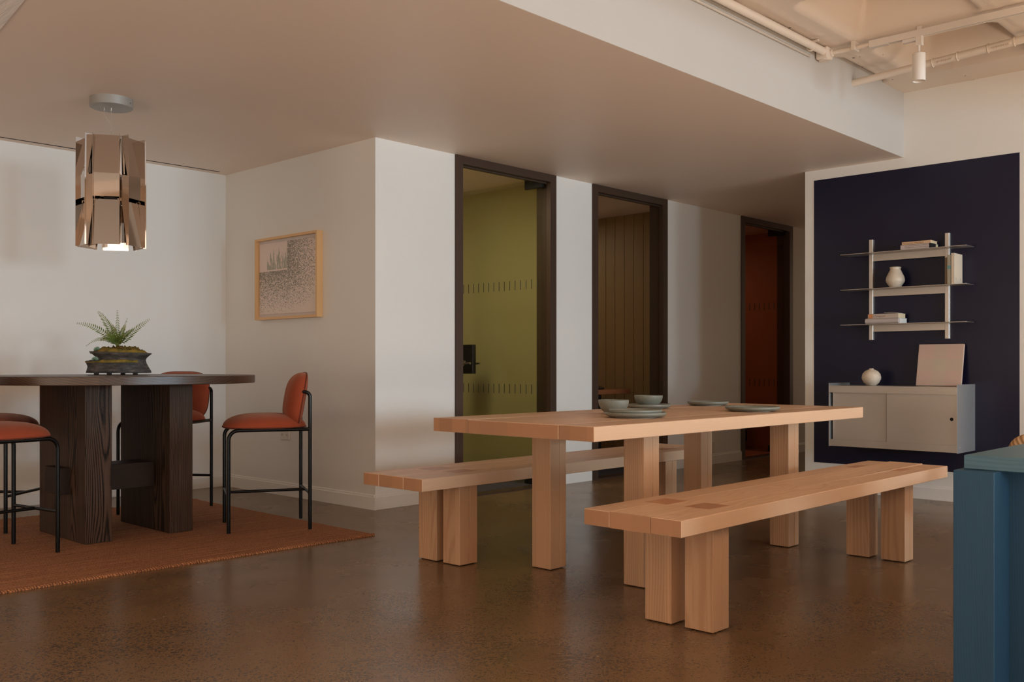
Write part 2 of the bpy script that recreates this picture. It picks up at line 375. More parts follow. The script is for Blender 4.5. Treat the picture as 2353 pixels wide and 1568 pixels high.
def knitm():
    m = mat('tan_knit_fabric', (0.42, 0.25, 0.12), 0.95); t = NT(m); v = t.objco()
    wv = t.n('ShaderNodeTexWave'); wv.bands_direction = 'DIAGONAL'; t.l(v, wv.inputs['Vector']); wv.inputs['Scale'].default_value = 26; wv.inputs['Distortion'].default_value = 0.6
    t.l(t.mix(wv.outputs['Fac'], (0.30, 0.165, 0.075), (0.47, 0.29, 0.15)), t.b.inputs['Base Color']); t.bump(wv.outputs['Fac'], 0.8, 0.005); return m
M['knit'] = knitm()
def artm():
    """speckled print: local x 0..1 across, z 0..1 up (generated coords)"""
    m = mat('speckled_print', (0.6, 0.5, 0.42), 0.5); t = NT(m)
    tc = t.n('ShaderNodeTexCoord'); g = tc.outputs['Generated']; sp = t.n('ShaderNodeSeparateXYZ'); t.l(g, sp.inputs[0])
    u = t.math('SUBTRACT', 1.0, sp.outputs[1]); v = sp.outputs[2]     # u from viewer's left
    paper = (0.78, 0.64, 0.55)
    # distance from the corner block outwards drives speckle density
    du = t.math('MAXIMUM', t.math('SUBTRACT', u, 0.5), 0.0); dv = t.math('MAXIMUM', t.math('SUBTRACT', 0.605, v), 0.0)
    d = t.math('SQRT', t.math('ADD', t.math('MULTIPLY', du, du), t.math('MULTIPLY', dv, dv)))
    dens = t.math('SUBTRACT', 0.82, t.math('MULTIPLY', d, 1.35))
    vo = t.n('ShaderNodeTexVoronoi', feature='F1'); t.l(g, vo.inputs['Vector']); vo.inputs['Scale'].default_value = 120
    wn = t.n('ShaderNodeTexWhiteNoise', noise_dimensions='3D'); t.l(vo.outputs['Position'], wn.inputs['Vector'])
    spk = t.math('LESS_THAN', wn.outputs['Value'], dens)
    inb = t.math('MULTIPLY', t.math('LESS_THAN', u, 0.5), t.math('GREATER_THAN', v, 0.605))
    c = t.mix(t.math('MULTIPLY', spk, 0.86), paper, (0.19, 0.16, 0.11))
    # brush strokes in the corner block, heights grow to the right
    st = t.noise(t.vmath('MULTIPLY', g, (1, 34, 3)), 1.0, 2)
    lim = t.math('ADD', 0.70, t.math('ADD', t.math('MULTIPLY', u, 0.30), t.math('MULTIPLY', t.math('SUBTRACT', st, 0.5), 0.9)))
    stroke = t.math('MULTIPLY', t.math('LESS_THAN', v, lim), t.math('MULTIPLY', t.math('GREATER_THAN', u, 0.14), t.math('GREATER_THAN', v, 0.625)))
    sc = t.mix(t.noise(g, 30, 3), (0.30, 0.29, 0.21), (0.50, 0.46, 0.34))
    blk = t.mix(t.math('MULTIPLY', stroke, t.math('GREATER_THAN', t.noise(t.vmath('MULTIPLY', g, (1, 60, 8)), 1.0, 2), 0.42)), (0.80, 0.64, 0.56), sc)
    t.l(t.mix(inb, c, blk), t.b.inputs['Base Color']); return m
M['art'] = artm()
def checkm():
    m = mat('checked_canvas', (0.5, 0.4, 0.33), 0.85); t = NT(m)
    tc = t.n('ShaderNodeTexCoord'); sp = t.n('ShaderNodeSeparateXYZ'); t.l(tc.outputs['Generated'], sp.inputs[0])
    def band(s): return t.math('MULTIPLY', t.math('GREATER_THAN', s, 0.36), t.math('LESS_THAN', s, 0.64))
    a = t.math('ADD', t.math('MULTIPLY', band(sp.outputs[1]), 0.5), t.math('MULTIPLY', band(sp.outputs[2]), 0.5))
    t.l(t.mix(a, (0.60, 0.43, 0.35), (0.55, 0.46, 0.35)), t.b.inputs['Base Color']); return m
M['check'] = checkm()

# ------------------------------------------------------------------ room shell
ZC, ZH = 2.494, 2.968
XP, YD, YL, XB, YF = 4.102, 5.149, 7.06, 7.177, 2.84
bm = box(-3.2, 14, -7.2, 9.2, -0.1, 0)
struct(obj('floor', bm, M['floor']), 'polished brown concrete floor with dark aggregate speckles')
# low ceiling
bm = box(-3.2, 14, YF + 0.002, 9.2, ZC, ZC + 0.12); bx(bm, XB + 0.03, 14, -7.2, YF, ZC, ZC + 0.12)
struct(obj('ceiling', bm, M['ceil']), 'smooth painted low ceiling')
struct(obj('ceiling', box(-3.2, XB, -7.2, 0.0, ZC, 3.5), M['ceil']))  # unseen low soffit, edge placed to block window light from the fascia
# fascia between low and high ceiling
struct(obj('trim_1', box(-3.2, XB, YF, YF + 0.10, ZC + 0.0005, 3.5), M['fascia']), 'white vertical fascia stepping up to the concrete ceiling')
# high waffle ceiling as a height field
def hceil():
    bm = bmesh.new()
    x0, x1, y0, y1 = -3.2, XB, 0.0, YF
    xs = []; x = x0
    while x < 3.2: xs.append(x); x += 0.10
    while x < x1: xs.append(x); x += 0.018
    xs.append(x1)
    ys = []; y = y0
    while y < 0.2: ys.append(y); y += 0.10
    while y < y1: ys.append(y); y += 0.018
    ys.append(y1)
    def sm(a): a = max(0.0, min(1.0, a)); return a * a * (3 - 2 * a)
    px, py = 1.04, 0.94
    def z(x, y):
        h = 0.0
        # coffer modules: x from 5.0 (+k*px) width .85 ; y top 2.62 (-k*py) depth .77
        kx = math.floor((x - 4.94) / px); ky = math.floor((2.70 - y) / py)
        u = x - (4.98 + kx * px); v = (2.62 - ky * py) - y
        if XB - x > 0.38:
            wx, wy = 0.88, 0.77
            if 0 < u < wx and 0 < v < wy:
                dx = min(u, wx - u); dy = min(v, wy - v); rc = 0.10
                d = min(dx, dy)
                if dx < rc and dy < rc: d = rc - math.hypot(rc - dx, rc - dy)
                if d > 0: h = 0.30 * sm(d / 0.17)
        # formwork seams: ragged little ridges hanging down
        def ridge(c, amp, w): return -amp * math.exp(-(c / w) ** 2)
        jag = 0.6 + 0.7 * math.sin(x * 37 + math.sin(x * 91)) * math.sin(y * 41 + 1.3 * math.sin(y * 77))
        if h < 0.01:
            h += ridge(y - 2.712 + 0.004 * math.sin(x * 60), 0.010 * jag, 0.010) if x < 6.55 else 0
            h += ridge(y - 1.778 + 0.004 * math.sin(x * 60), 0.010 * jag, 0.010) if x < 6.75 else 0
            h += ridge(x - 6.79 + 0.004 * math.sin(y * 60), 0.009 * jag, 0.010)
            if x > 6.79: h += ridge(y - 2.36 - 0.01 * math.sin(x * 30), 0.008 * jag, 0.010)
        return ZH + h
    g = [[bm.verts.new((x, y, z(x, y))) for x in xs] for y in ys]
    for j in range(len(ys) - 1):
        for i in range(len(xs) - 1): bm.faces.new((g[j][i], g[j + 1][i], g[j + 1][i + 1], g[j][i + 1]))
    return bm
o = obj('ceiling', hceil(), M['pcon'], smooth=True); struct(o, 'painted waffle concrete ceiling with rounded coffers')
struct(obj('ceiling', box(-3.2, XB, 0.0, YF, 3.4, 3.5), M['pcon']))
# walls
T = 0.14
struct(obj('wall_left', box(-3.2, XP + 0.001, YL, YL + T, 0, ZC), M['wall']), 'long white wall behind the round table')
struct(obj('wall_middle', box(XP, XP + T, YD, YL + 0.0, 0, ZC), M['wall']), 'white wall with the framed print')
DOORS = [(4.829, 5.937), (6.405, 7.502), (8.818, 9.91)]
bm = bmesh.new(); xs = [XP + T] + [v for d in DOORS for v in d] + [14.0]
for a, b in zip(xs[::2], xs[1::2]): bx(bm, a, b, YD, YD + T, 0, ZC)
struct(obj('wall_back', bm, M['wall']), 'white wall with three glazed doors')
struct(obj('wall_right', box(XB, 14, -7.2, 3.617, 0, ZC - 0.0005), M['wall']), 'white wall around the navy panel')
struct(obj('wall_right', box(XB, XB + 0.03, -7.2, YF + 0.1, ZC - 0.0005, 3.5), M['wall']))
struct(obj('wall_corridor', box(13.6, 13.7, 3.6, YD, 0, ZC), M['wall']))
struct(obj('wall_camera_side', box(-3.2, -3.0, -7.2, 9.2, 0, 3.5), M['wall']))
# window wall behind the camera, with openings
bm = bmesh.new(); edges = sorted(WINS); xx = -3.2
for a, b in edges: bx(bm, xx, a, WIN_Y - 0.2, WIN_Y, 0, 3.5); bx(bm, a, b, WIN_Y - 0.2, WIN_Y, 0, 1.0); bx(bm, a, b, WIN_Y - 0.2, WIN_Y, 1.95, 3.5); xx = b
bx(bm, xx, XB, WIN_Y - 0.2, WIN_Y, 0, 3.5)
struct(obj('wall_window', bm, M['wall']))
for i, (a, b) in enumerate(edges):
    bm = bmesh.new()
    for q in ((a, a + 0.04, 1.0, 1.95), (b - 0.04, b, 1.0, 1.95), (a + 0.04, b - 0.04, 1.0, 1.04), (a + 0.04, b - 0.04, 1.91, 1.95)): bx(bm, q[0], q[1], WIN_Y - 0.01, WIN_Y + 0.03, q[2], q[3])
    struct(obj('window_%d' % (i + 1), bm, M['bronze']))
# baseboards: board with a stepped top
def skirt(name, p0, p1, nrm, h=0.10, t=0.014):
    p0, p1, nrm = Vector((*p0, 0)), Vector((*p1, 0)), Vector((*nrm, 0))
    prof = [(0, 0), (t, 0), (t, h - 0.018), (t * 0.55, h - 0.013), (t * 0.55, h - 0.006), (t * 0.3, h), (0, h)]
    bm = bmesh.new(); r = []
    for p in (p0, p1): r.append([bm.verts.new(p + nrm * a + Vector((0, 0, b))) for a, b in prof])
    n = len(prof)
    for k in range(n): bm.faces.new((r[0][k], r[0][(k + 1) % n], r[1][(k + 1) % n], r[1][k]))
    bm.faces.new(r[0][::-1]); bm.faces.new(r[1])
    struct(obj(name, bm, M['wall']))
skirt('baseboard_left', (-3, YL), (XP - 0.014, YL), (0, -1))
skirt('baseboard_middle', (XP, YD - 0.014), (XP, YL), (-1, 0))
skirt('baseboard_back', (XP - 0.014, YD), (4.829, YD), (0, -1), t=0.004)
skirt('baseboard_back', (5.937, YD), (6.405, YD), (0, -1), t=0.004)
skirt('baseboard_back', (7.502, YD), (8.818, YD), (0, -1))
skirt('baseboard_back', (9.91, YD), (13.6, YD), (0, -1))
skirt('baseboard_right', (XB, -7.0), (XB, 3.617), (-1, 0))
# navy painted panel on the right wall
o = obj('painted_panel', box(XB - 0.003, XB + 0.01, 2.055, 3.541, 0.21, 2.415), M['navy']); struct(o, 'large navy blue painted rectangle on the right wall'); o.name = 'trim_2'
# slot diffuser near the left wall
struct(obj('trim_3', box(-3, 3.99, 6.955, 6.967, ZC - 0.002, ZC + 0.01), M['hole']), 'thin dark slot in the low ceiling along the left wall')
# textured ceiling patch, top left corner, painted pale as if facing the light
bm = bmesh.new(); q_ = [(0.2, 3.3), (1.420, 3.3), (1.632, 4.9), (0.2, 4.9)]
lo = [bm.verts.new((x, y, ZC - 0.006)) for x, y in q_]; hi = [bm.verts.new((x, y, ZC + 0.01)) for x, y in q_]
bm.faces.new(lo); bm.faces.new(hi)
for k_ in range(4): bm.faces.new((lo[k_], lo[(k_ + 1) % 4], hi[(k_ + 1) % 4], hi[k_]))
M['streak'] = paint('streaky_lit_plaster', (0.95, 0.90, 0.84), 0.7)
_t = NT(M['streak']); _n = _t.noise(_t.objco((60, 3, 1)), 1.0, 3); _t.bump(_n, 0.6, 0.01)
o = obj('trim_4', bm, M['streak']); struct(o, 'pale rough edge of the ceiling in the top left corner')

# rooms behind the doors
struct(obj('wall_room', box(6.10, 6.25, YD + T, 8.6, 0, ZC), M['green']), 'olive green partition inside the first room')
struct(obj('wall_room', box(XP + T, 6.25, 8.5, 8.6, 0, ZC), M['green']))
struct(obj('wall_room', box(6.2502, 8.0, 8.5, 8.6, 0, ZC), M['wall']))
struct(obj('wall_room', box(XP + T + 0.001, XP + T + 0.012, YD + T + 0.001, 8.5, 0, ZC), M['green']))
struct(obj('wall_room', box(5.95, 6.10, YD + T + 0.001, YD + T + 0.012, 0, ZC), M['green']))
struct(obj('wall_room', box(XP + T + 0.012, 4.82, YD + T + 0.001, YD + T + 0.012, 0, ZC), M['green']))
struct(obj('light_blocker', box(2.95, 4.4, -1.15, -1.0, 0, 0.90), M['wall']), 'added low blocker behind the camera, shading the bench')  # added out of view to keep window light off bench and legs
o = struct(obj('wall_room', box(8.0, 8.2, YD + T, 8.6, 0, ZC), M['wall']), 'partition clad in brown vertical boards')
pm = wood('brown_panel_board', (0.30, 0.185, 0.075), (0.24, 0.14, 0.055), 'Z', rough=0.55, contrast=0.25, tone=0.03)
me0 = None; y = 5.645; k = 0
while y < 8.4:
    if me0 is None:
        b0 = obj('board', box(-0.012, 0, 0.002, 0.116, 0, ZC - 0.002, 0.0015), pm, o, loc=(8.0, y, 0)); me0 = b0.data
    else:
        b1 = bpy.data.objects.new('board', me0); COL.objects.link(b1); b1.parent = o; b1.location = (8.0, y, 0)
    y += 0.1185
struct(obj('wall_room', box(8.2002, 8.30, YD + T, 8.6, 0, ZC), M['rust']))
struct(obj('wall_room', box(10.2, 10.3, YD + T, 8.6, 0, ZC), M['rust']), 'rust red partition inside the third room')
struct(obj('wall_room', box(8.3, 10.2, 8.5, 8.6, 0, ZC), M['rust']))
struct(obj('floor_carpet', box(XP + T, 8.2, YD + 0.02, 8.5, 0, 0.006), M['carpet']), 'dark grey carpet inside the rooms')
struct(obj('floor_carpet', box(8.3, 10.2, YD + 0.02, 8.5, 0, 0.006), M['rustcarpet']), 'rust carpet inside the third room')

# ------------------------------------------------------------------ doors
def door(i, x0, x1, hinge, xl, marks_label, rz=0):
    root = empty('door_%d' % i, (x0, YD, 0), kind='structure'); root['label'] = marks_label
    w = x1 - x0
    fw, dpt = 0.072, 0.15
    f = bmesh.new()
    for a, b in ((0, fw), (w - fw, w)):
        bx(f, a, b, -0.012, 0.03, 0, ZC - 0.001)
        a2, b2 = (a, a + fw - 0.014) if a == 0 else (a + 0.014, b)
        bx(f, a2, b2, 0.03, dpt, 0, ZC - 0.0012)
    bx(f, fw, w - fw, -0.012, 0.03, ZC - 0.060, ZC - 0.001); bx(f, fw - 0.014, w - fw + 0.014, 0.03, dpt, ZC - 0.046, ZC - 0.0012)
    bx(f, fw, w - fw, 0.03, 0.034, ZC - 0.072, ZC - 0.060)
    obj('door_frame', f, M['bronze'], root)
    obj('threshold', box(fw, w - fw, 0.0, 0.12, 0, 0.008), M['bronze'], root)
    # glass leaf, swung 90 degrees into the room
    L = w - 2 * fw - 0.02
    lx = (w - fw - 0.030) if hinge == 'R' else (fw + 0.030)
    y0 = 0.055
    leaf = obj('glass_leaf', box(lx - 0.005, lx + 0.005, y0, y0 + L, 0.012, ZC - 0.030), M['glass'], root)
    fx = bmesh.new()
    bevbox(fx, lx - 0.016, lx + 0.016, y0 - 0.01, y0 + 0.175, ZC - 0.10, ZC - 0.026, 0.002)
    obj('top_patch_fitting', fx, M['black'], root)
    fx = bmesh.new(); bevbox(fx, lx - 0.016, lx + 0.016, y0 - 0.01, y0 + 0.175, 0.010, 0.085, 0.002)
    obj('bottom_patch_fitting', fx, M['black'], root)
    lc = bmesh.new(); bevbox(lc, lx - 0.020, lx + 0.020, y0 + L - 0.170, y0 + L + 0.004, 0.895, 1.145, 0.002)
    lock = obj('lock_case', lc, M['black'], root)
    for sd in (-1, 1):
        h = bmesh.new(); yh = y0 + L - 0.055; zb = 0.985
        tube(h, [(lx + sd * 0.018, yh, zb), (lx + sd * 0.026, yh, zb)], 0.027, 20)
        p = [(lx + sd * 0.026, yh, zb), (lx + sd * 0.050, yh, zb)] + arc((lx + sd * 0.064, yh, zb), (lx + sd * 0.05, yh, zb), (lx + sd * 0.064, yh - 0.1, zb), 0.013, 5) + [(lx + sd * 0.062, yh - 0.06, zb - 0.003), (lx + sd * 0.058, yh - 0.125, zb)]
        tube(h, p, 0.009, 12)
        autosmooth(obj('lever_handle', h, M['steel'], lock))
    mk = []
    for z0 in (1.585, 0.735):
        d = bmesh.new(); n = 15
        for k in range(n):
            yy = y0 + 0.045 + k * (L - 0.09) / (n - 1)
            bx(d, lx - 0.0062, lx - 0.0052, yy - 0.0035, yy + 0.0035, z0, z0 + 0.078)
        obj('glass_marking', d, M['mark'], root)
    return root
door(1, *DOORS[0], 'R', 5.85, 'tall open glass door with dark bronze frame beside the projecting corner')
door(2, *DOORS[1], 'L', 6.63, 'tall open glass door with dark bronze frame showing the board clad room')
door(3, *DOORS[2], 'R', 9.72, 'tall dark framed glass door opening on the rust red room')

# ------------------------------------------------------------------ timber dining table and benches
def legpost(x0, x1, y0, y1, z1, root, foot=False):
    bm = bmesh.new(); xm = x0 + (x1 - x0) * 0.58; z0 = 0.004
    bevbox(bm, x0, xm - 0.0008, y0, y1, z0, z1, 0.0018); bevbox(bm, xm + 0.0008, x1, y0, y1, z0, z1, 0.0018)
    o = obj('leg', bm, M['fir_z'], root)
    g = bmesh.new(); bevbox(g, x0 + 0.012, x1 - 0.012, y0 + 0.012, y1 - 0.012, 0.0, 0.0045, 0.001)
    obj('floor_glide', g, M['stub'], o)
    return o
def warpboard(x0, x1, y0, y1, z0, z1, st):
    bm = bmesh.new(); rr = []
    for x, dz in st:
        rr.append([bm.verts.new(p) for p in ((x, y0, z0 + dz), (x, y1, z0 + dz), (x, y1, z1 + dz), (x, y0, z1 + dz))])
    for a, b in zip(rr, rr[1:]):
        for k in range(4): bm.faces.new((a[k], a[(k + 1) % 4], b[(k + 1) % 4], b[k]))
    bm.faces.new(rr[0][::-1]); bm.faces.new(rr[-1]); return bm
def slabthing(name, label, cat, group, X0, X1, Y0, Y1, zt, zb, splits, legs, hole=False, warp=None):
    cx, cy = (X0 + X1) / 2, (Y0 + Y1) / 2
    root = empty(name, (cx, cy, 0)); tag(root, label, cat, group)
    ys = [Y0] + splits + [Y1]
    for k, (a, b) in enumerate(zip(ys, ys[1:])):
        ga = 0.0012 if k > 0 else 0; gb = 0.0012 if k < len(ys) - 2 else 0
        if warp and warp[0] == k:
            hx_ = X1 - cx; e = warp[1]
            st = []
            for i in range(13):
                x = -hx_ + 2 * hx_ * i / 12; t = (x + hx_) / (2 * hx_) if e < 0 else (hx_ - x) / (2 * hx_)
                st.append((x, warp[2] * max(0.0, 1 - t / warp[3])))
            bmx = warpboard(X0 - cx, X1 - cx, a + ga - cy, b - gb - cy, zb, zt, st)
        else: bmx = box(X0 - cx, X1 - cx, a + ga - cy, b - gb - cy, zb, zt, 0.0022, 1)
        o = obj('board', bmx, [M['oak_x'], M['fir_end']], root)
        for f in o.data.polygons:
            if abs(f.normal.x) > 0.9: f.material_index = 1
    for (lx0, lx1, ly0, ly1) in legs:
        legpost(lx0 - cx, lx1 - cx, ly0 - cy, ly1 - cy, zb, root)
        if cat == 'bench':
            tn = bmesh.new(); bx(tn, lx0 - cx - 0.008, lx1 - cx + 0.02, ly0 - cy + 0.012, ly1 - cy - 0.002, zt - 0.02, zt + 0.0004)
            obj('tenon', tn, M['tenon'], root)
    if hole:
        hb = bmesh.new(); tube(hb, [(legs[0][0] - cx + 0.002, legs[0][2] - cy + 0.012, 0.655), (legs[0][0] - cx - 0.0006, legs[0][2] - cy + 0.012, 0.655)], 0.008, 16)
        obj('bolt_hole', hb, M['hole'], root)
    return root
LB = [3.041, 3.150, 4.784, 4.889]
lY = [1.888, 2.008, 2.068, 2.186]
slabthing('timber_bench', 'long pale timber bench in front of the dining table, nearest the camera', 'bench', 'timber benches along the dining table',
          2.747, 5.184, 1.826, 2.245, 0.450, 0.392, [1.953, 2.128],
          [(a, b, c, d) for (a, b) in ((LB[0], LB[1]), (LB[2], LB[3])) for (c, d) in ((lY[0], lY[1]), (lY[2], lY[3]))], warp=(1, 1, 0.0035, 0.36))
C2 = [3.409, 3.526, 3.574, 3.707]
slabthing('timber_bench', 'long pale timber bench behind the dining table, facing the glass doors', 'bench', 'timber benches along the dining table',
          2.933, 5.37, 3.343, 3.774, 0.450, 0.392, [3.475, 3.655],
          [(a, b, c, d) for (a, b) in ((3.228, 3.348), (4.955, 5.075)) for (c, d) in ((C2[0], C2[1]), (C2[2], C2[3]))])
slabthing('dining_table', 'heavy pale timber dining table carrying the green stoneware', 'table', None,
          2.948, 5.381, 2.359, 3.282, 0.7315, 0.672, [2.540, 3.060],
          [(a, b, c, d) for (a, b) in ((3.459, 3.573), (4.758, 4.871)) for (c, d) in ((3.030, 3.148), (2.492, 2.602))], hole=True, warp=(2, -1, 0.0010, 0.30))

# ------------------------------------------------------------------ stoneware
def plate(r, label, x, y, z, group='green stoneware plates'):
    root = empty('plate', (x, y, z)); tag(root, label, 'plate', group)
    p = [(0, 0.0075), (r * 0.80, 0.0075), (r * 0.90, 0.013), (r * 0.955, 0.0235), (r * 0.985, 0.0255), (r, 0.0235), (r, 0.0165), (r * 0.97, 0.0105), (r * 0.86, 0.0045), (r * 0.66, 0.0035), (0, 0.0035)]
    o = obj('dish', lathe([(a, b) for a, b in p], 72), M['ceramic'], root, smooth=True)
    f = lathe([(r * 0.66, 0.0045), (r * 0.66, 0.0), (r * 0.60, 0.0), (r * 0.60, 0.0045)], 48); obj('foot_ring', f, M['rawfoot'], root, smooth=False)
    return root
def bowl(r, h, label, x, y, z):
    root = empty('bowl', (x, y, z)); tag(root, label, 'bowl', 'green stoneware bowls')
    prof = []
    for k in range(15):
        t = k / 14; prof.append((r * (0.46 + 0.54 * math.sin(t * PI / 2) ** 0.85), 0.004 + (h - 0.004) * t ** 1.35))
    inner = [(a - 0.005, b + 0.004 if i < 13 else b) for i, (a, b) in enumerate(prof)][::-1]
    o = obj('bowl_body', lathe([(0, 0.004)] + prof + [(r - 0.002, h + 0.0015)] + inner + [(0, 0.009)], 72), M['ceramic'], root, smooth=True)
    f = lathe([(r * 0.46, 0.005), (r * 0.44, 0), (r * 0.38, 0), (r * 0.38, 0.005)], 40); obj('foot_ring', f, M['rawfoot'], root)
    return root
ZT = 0.7315
plate(0.139, 'large green stoneware plate nearest the camera, under a smaller plate', 3.608, 2.647, ZT)
plate(0.120, 'smaller green stoneware plate stacked on the nearest large plate', 3.608, 2.647, ZT + 0.0120)
bowl(0.0745, 0.068, 'green stoneware bowl standing directly on the table behind the stacked plates', 3.787, 2.909, ZT)
plate(0.121, 'green stoneware plate holding a bowl, towards the doors', 4.397, 3.138, ZT)
bowl(0.078, 0.063, 'green stoneware bowl sitting on a plate', 4.400, 3.140, ZT + 0.0080)
plate(0.120, 'empty green stoneware plate near the far edge of the table', 4.968, 3.118, ZT)
plate(0.138, 'empty large green stoneware plate near the long front edge of the table', 4.503, 2.561, ZT)

# ------------------------------------------------------------------ rug
def rugmesh():
    bm = bmesh.new(); x0, x1, y0, y1 = 0.2, 3.5, 4.40, 6.475
    nx, ny = 260, 90
    g = []
    for j in range(ny + 1):
        row = []
        for i in range(nx + 1):
            x = x0 + (x1 - x0) * i / nx; y = y0 + (y1 - y0) * j / ny
            if j in (0, ny): y += random.uniform(-0.0035, 0.0035)
            if i in (0, nx): x += random.uniform(-0.0035, 0.0035)
            z = 0.011 + random.uniform(-0.0008, 0.0008)
            if j in (0, ny) or i in (0, nx): z = 0.006
            if j in (1, ny - 1): z = 0.0125 + 0.002 * math.sin(i * 2.2); y = y0 + 0.006 if j == 1 else y1 - 0.006
            row.append(bm.verts.new((x - 1.85, y - 5.44, z)))
        g.append(row)
    for j in range(ny):
        for i in range(nx): bm.faces.new((g[j][i], g[j][i + 1], g[j + 1][i + 1], g[j + 1][i]))
    edge = [g[0][i] for i in range(nx + 1)] + [g[j][nx] for j in range(1, ny + 1)] + [g[ny][i] for i in range(nx - 1, -1, -1)] + [g[j][0] for j in range(ny - 1, 0, -1)]
    low = [bm.verts.new((v.co.x, v.co.y, 0.0005)) for v in edge]
    n = len(edge)
    for k in range(n): bm.faces.new((edge[k], low[k], low[(k + 1) % n], edge[(k + 1) % n]))
    return bm
o = obj('rug', rugmesh(), M['rug'], loc=(1.85, 5.44, 0)); o.rotation_euler = (0, 0, math.radians(-0.8))
tag(o, 'rust orange woven jute rug under the round dark table', 'rug')

# ------------------------------------------------------------------ round dark table
TC = (2.53, 5.55); RT_ = 0.77
root = empty('round_table', (*TC, 0.0)); tag(root, 'counter height round table of dark stained wood on slab legs', 'table')
bm = bmesh.new(); n = 128; prof = [(0, 0.866), (RT_ - 0.003, 0.866), (RT_, 0.869), (RT_, 0.908), (RT_ - 0.003, 0.911), (0, 0.911)]
obj('tabletop', lathe(prof, n), M['dark_x'], root)
autosmooth(root.children[0], 40)
for (x0, x1) in ((2.205, 2.350), (2.683, 2.824)):
    obj('leg', box(x0 - TC[0], x1 - TC[0], 5.225 - TC[1], 5.845 - TC[1], 0.0125, 0.866, 0.002), M['dark_z'], root)
obj('stretcher', box(2.152 - TC[0], 2.877 - TC[0], 5.42 - TC[1], 5.63 - TC[1], 0.265, 0.408, 0.002), M['dark_y'], root)

# ------------------------------------------------------------------ stools
def pillow(W_, D_, top, bot, n=64, rings=12, p=3.2, frontround=0.0, curve=0.0):
    """puffed cushion: outline superellipse W_ (y) x D_ (x); dome 'top' above and 'bot' below the seam"""
    bm = bmesh.new()
    out = []
    for k in range(n):
        a = 2 * PI * k / n; c, s = math.cos(a), math.sin(a)
        out.append((D_ / 2 * math.copysign(abs(c) ** (2 / p), c), W_ / 2 * math.copysign(abs(s) ** (2 / p), s)))
    def ring(s, z): return [bm.verts.new((x * s, y * s, z + curve * (y * s) ** 2)) for x, y in out]
    up = [ring(math.cos(t * PI / 2 / rings) ** 0.72 if t < rings else 0.02, top * math.sin(t * PI / 2 / rings) ** 1.0) for t in range(rings)]
    dn = [ring(math.cos(t * PI / 2 / 6) ** 0.6, -bot * math.sin(t * PI / 2 / 6)) for t in range(1, 6)]
    seq = up[::-1] + dn
    for a, b in zip(seq, seq[1:]):
        for k in range(n): bm.faces.new((a[k], b[k], b[(k + 1) % n], a[(k + 1) % n]))
    bm.faces.new(seq[0]); bm.faces.new(seq[-1][::-1])
    return bm, out
def make_stool(label):
    root = empty('bar_stool'); tag(root, label, 'stool', 'rust upholstered stools round the dark table')
    hx, hy, r = 0.2285, 0.2075, 0.0108
    for sy in (-1, 1):
        y = sy * hy
        f = bmesh.new()
        pts = [(hx, y, 0.0)] + arc((hx, y, 0.583), (hx, y, 0.3), (0, y, 0.583), 0.055) + [(-hx, y, 0.583)]
        tube(f, pts, r, 14); autosmooth(obj('front_leg', f, M['stub'], root), 50)
        f = bmesh.new()
        pts = [(-hx, y, 0.0)] + arc((-hx, y * 1.0, 0.800), (-hx, y, 0.3), (-hx + 0.1, y, 0.800), 0.030) + [(-hx + 0.045, y * 0.94, 0.800)]
        tube(f, pts, r, 14); autosmooth(obj('rear_leg', f, M['stub'], root), 50)
    for x in (-hx, hx):
        f = bmesh.new(); tube(f, [(x, -hy, 0.208), (x, hy, 0.208)], 0.0085, 12); autosmooth(obj('footrest_bar', f, M['stub'], root), 50)
    f = bmesh.new(); tube(f, [(-hx, 0, 0.208), (hx, 0, 0.208)], 0.0085, 12); autosmooth(obj('footrest_bar', f, M['stub'], root), 50)
    f = bmesh.new()
    for x in (-0.12, 0.13): tube(f, [(x, -hy, 0.583), (x, hy, 0.583)], 0.009, 12)
    autosmooth(obj('seat_rail', f, M['stub'], root), 50)
    # seat
    bm, out = pillow(0.455, 0.475, 0.078, 0.014, p=3.0)
    s = obj('seat', bm, M['orange'], root, smooth=True, loc=(0.012, 0, 0.5935))
    f = bmesh.new(); tube(f, [(x * 1.003, y * 1.003, 0.0) for x, y in out] + [(out[0][0] * 1.003, out[0][1] * 1.003, 0)], 0.0032, 6, cap=False)
    obj('piping', f, M['piping'], s, smooth=True)
    # backrest: pillow standing up, convex towards the sitter (+x)
    bm, out = pillow(0.42, 0.335, 0.090, 0.020, p=3.4)
    # local pillow normal +z -> world +x ; local x -> world z
    R3 = Matrix(((-0.17, 0, 0.985, -0.200), (0, -1, 0, 0), (0.985, 0, 0.17, 0.745), (0, 0, 0, 1)))
    for v in bm.verts:
        c = v.co.copy(); c.z += -0.35 * c.y ** 2 * -1.0
        v.co = R3 @ c
    b = obj('backrest', bm, M['orange'], root, smooth=True)
    f = bmesh.new(); pp = [R3 @ Vector((x * 1.003, y * 1.003, 0.35 * y * y)) for x, y in out]
    tube(f, pp + [pp[0]], 0.0032, 6, cap=False); obj('piping', f, M['piping'], b, smooth=True)
    return root
def copy_tree(o, parent=None):
    c = o.copy(); COL.objects.link(c); c.parent = parent
    for ch in o.children: copy_tree(ch, c)
    return c
st = make_stool('rust orange stool right of the round table, seen in full from its side')
ZR = 0.0135
st.location = (3.207, 5.057, ZR); st.rotation_euler = (0, 0, math.radians(153))
for lab, x, y, a in (('rust orange stool behind the round table, mostly hidden by its slab leg', 3.097, 6.080, 215.4),
                     ('rust orange stool at the left edge of the photo, in front of the slab leg', 1.758, 5.278, 9.5),
                     ('rust orange stool behind the left end of the round table, only its seat showing', 2.053, 6.210, -50)):
    c = copy_tree(st); c.location = (x, y, ZR); c.rotation_euler = (0, 0, math.radians(a)); c['label'] = lab

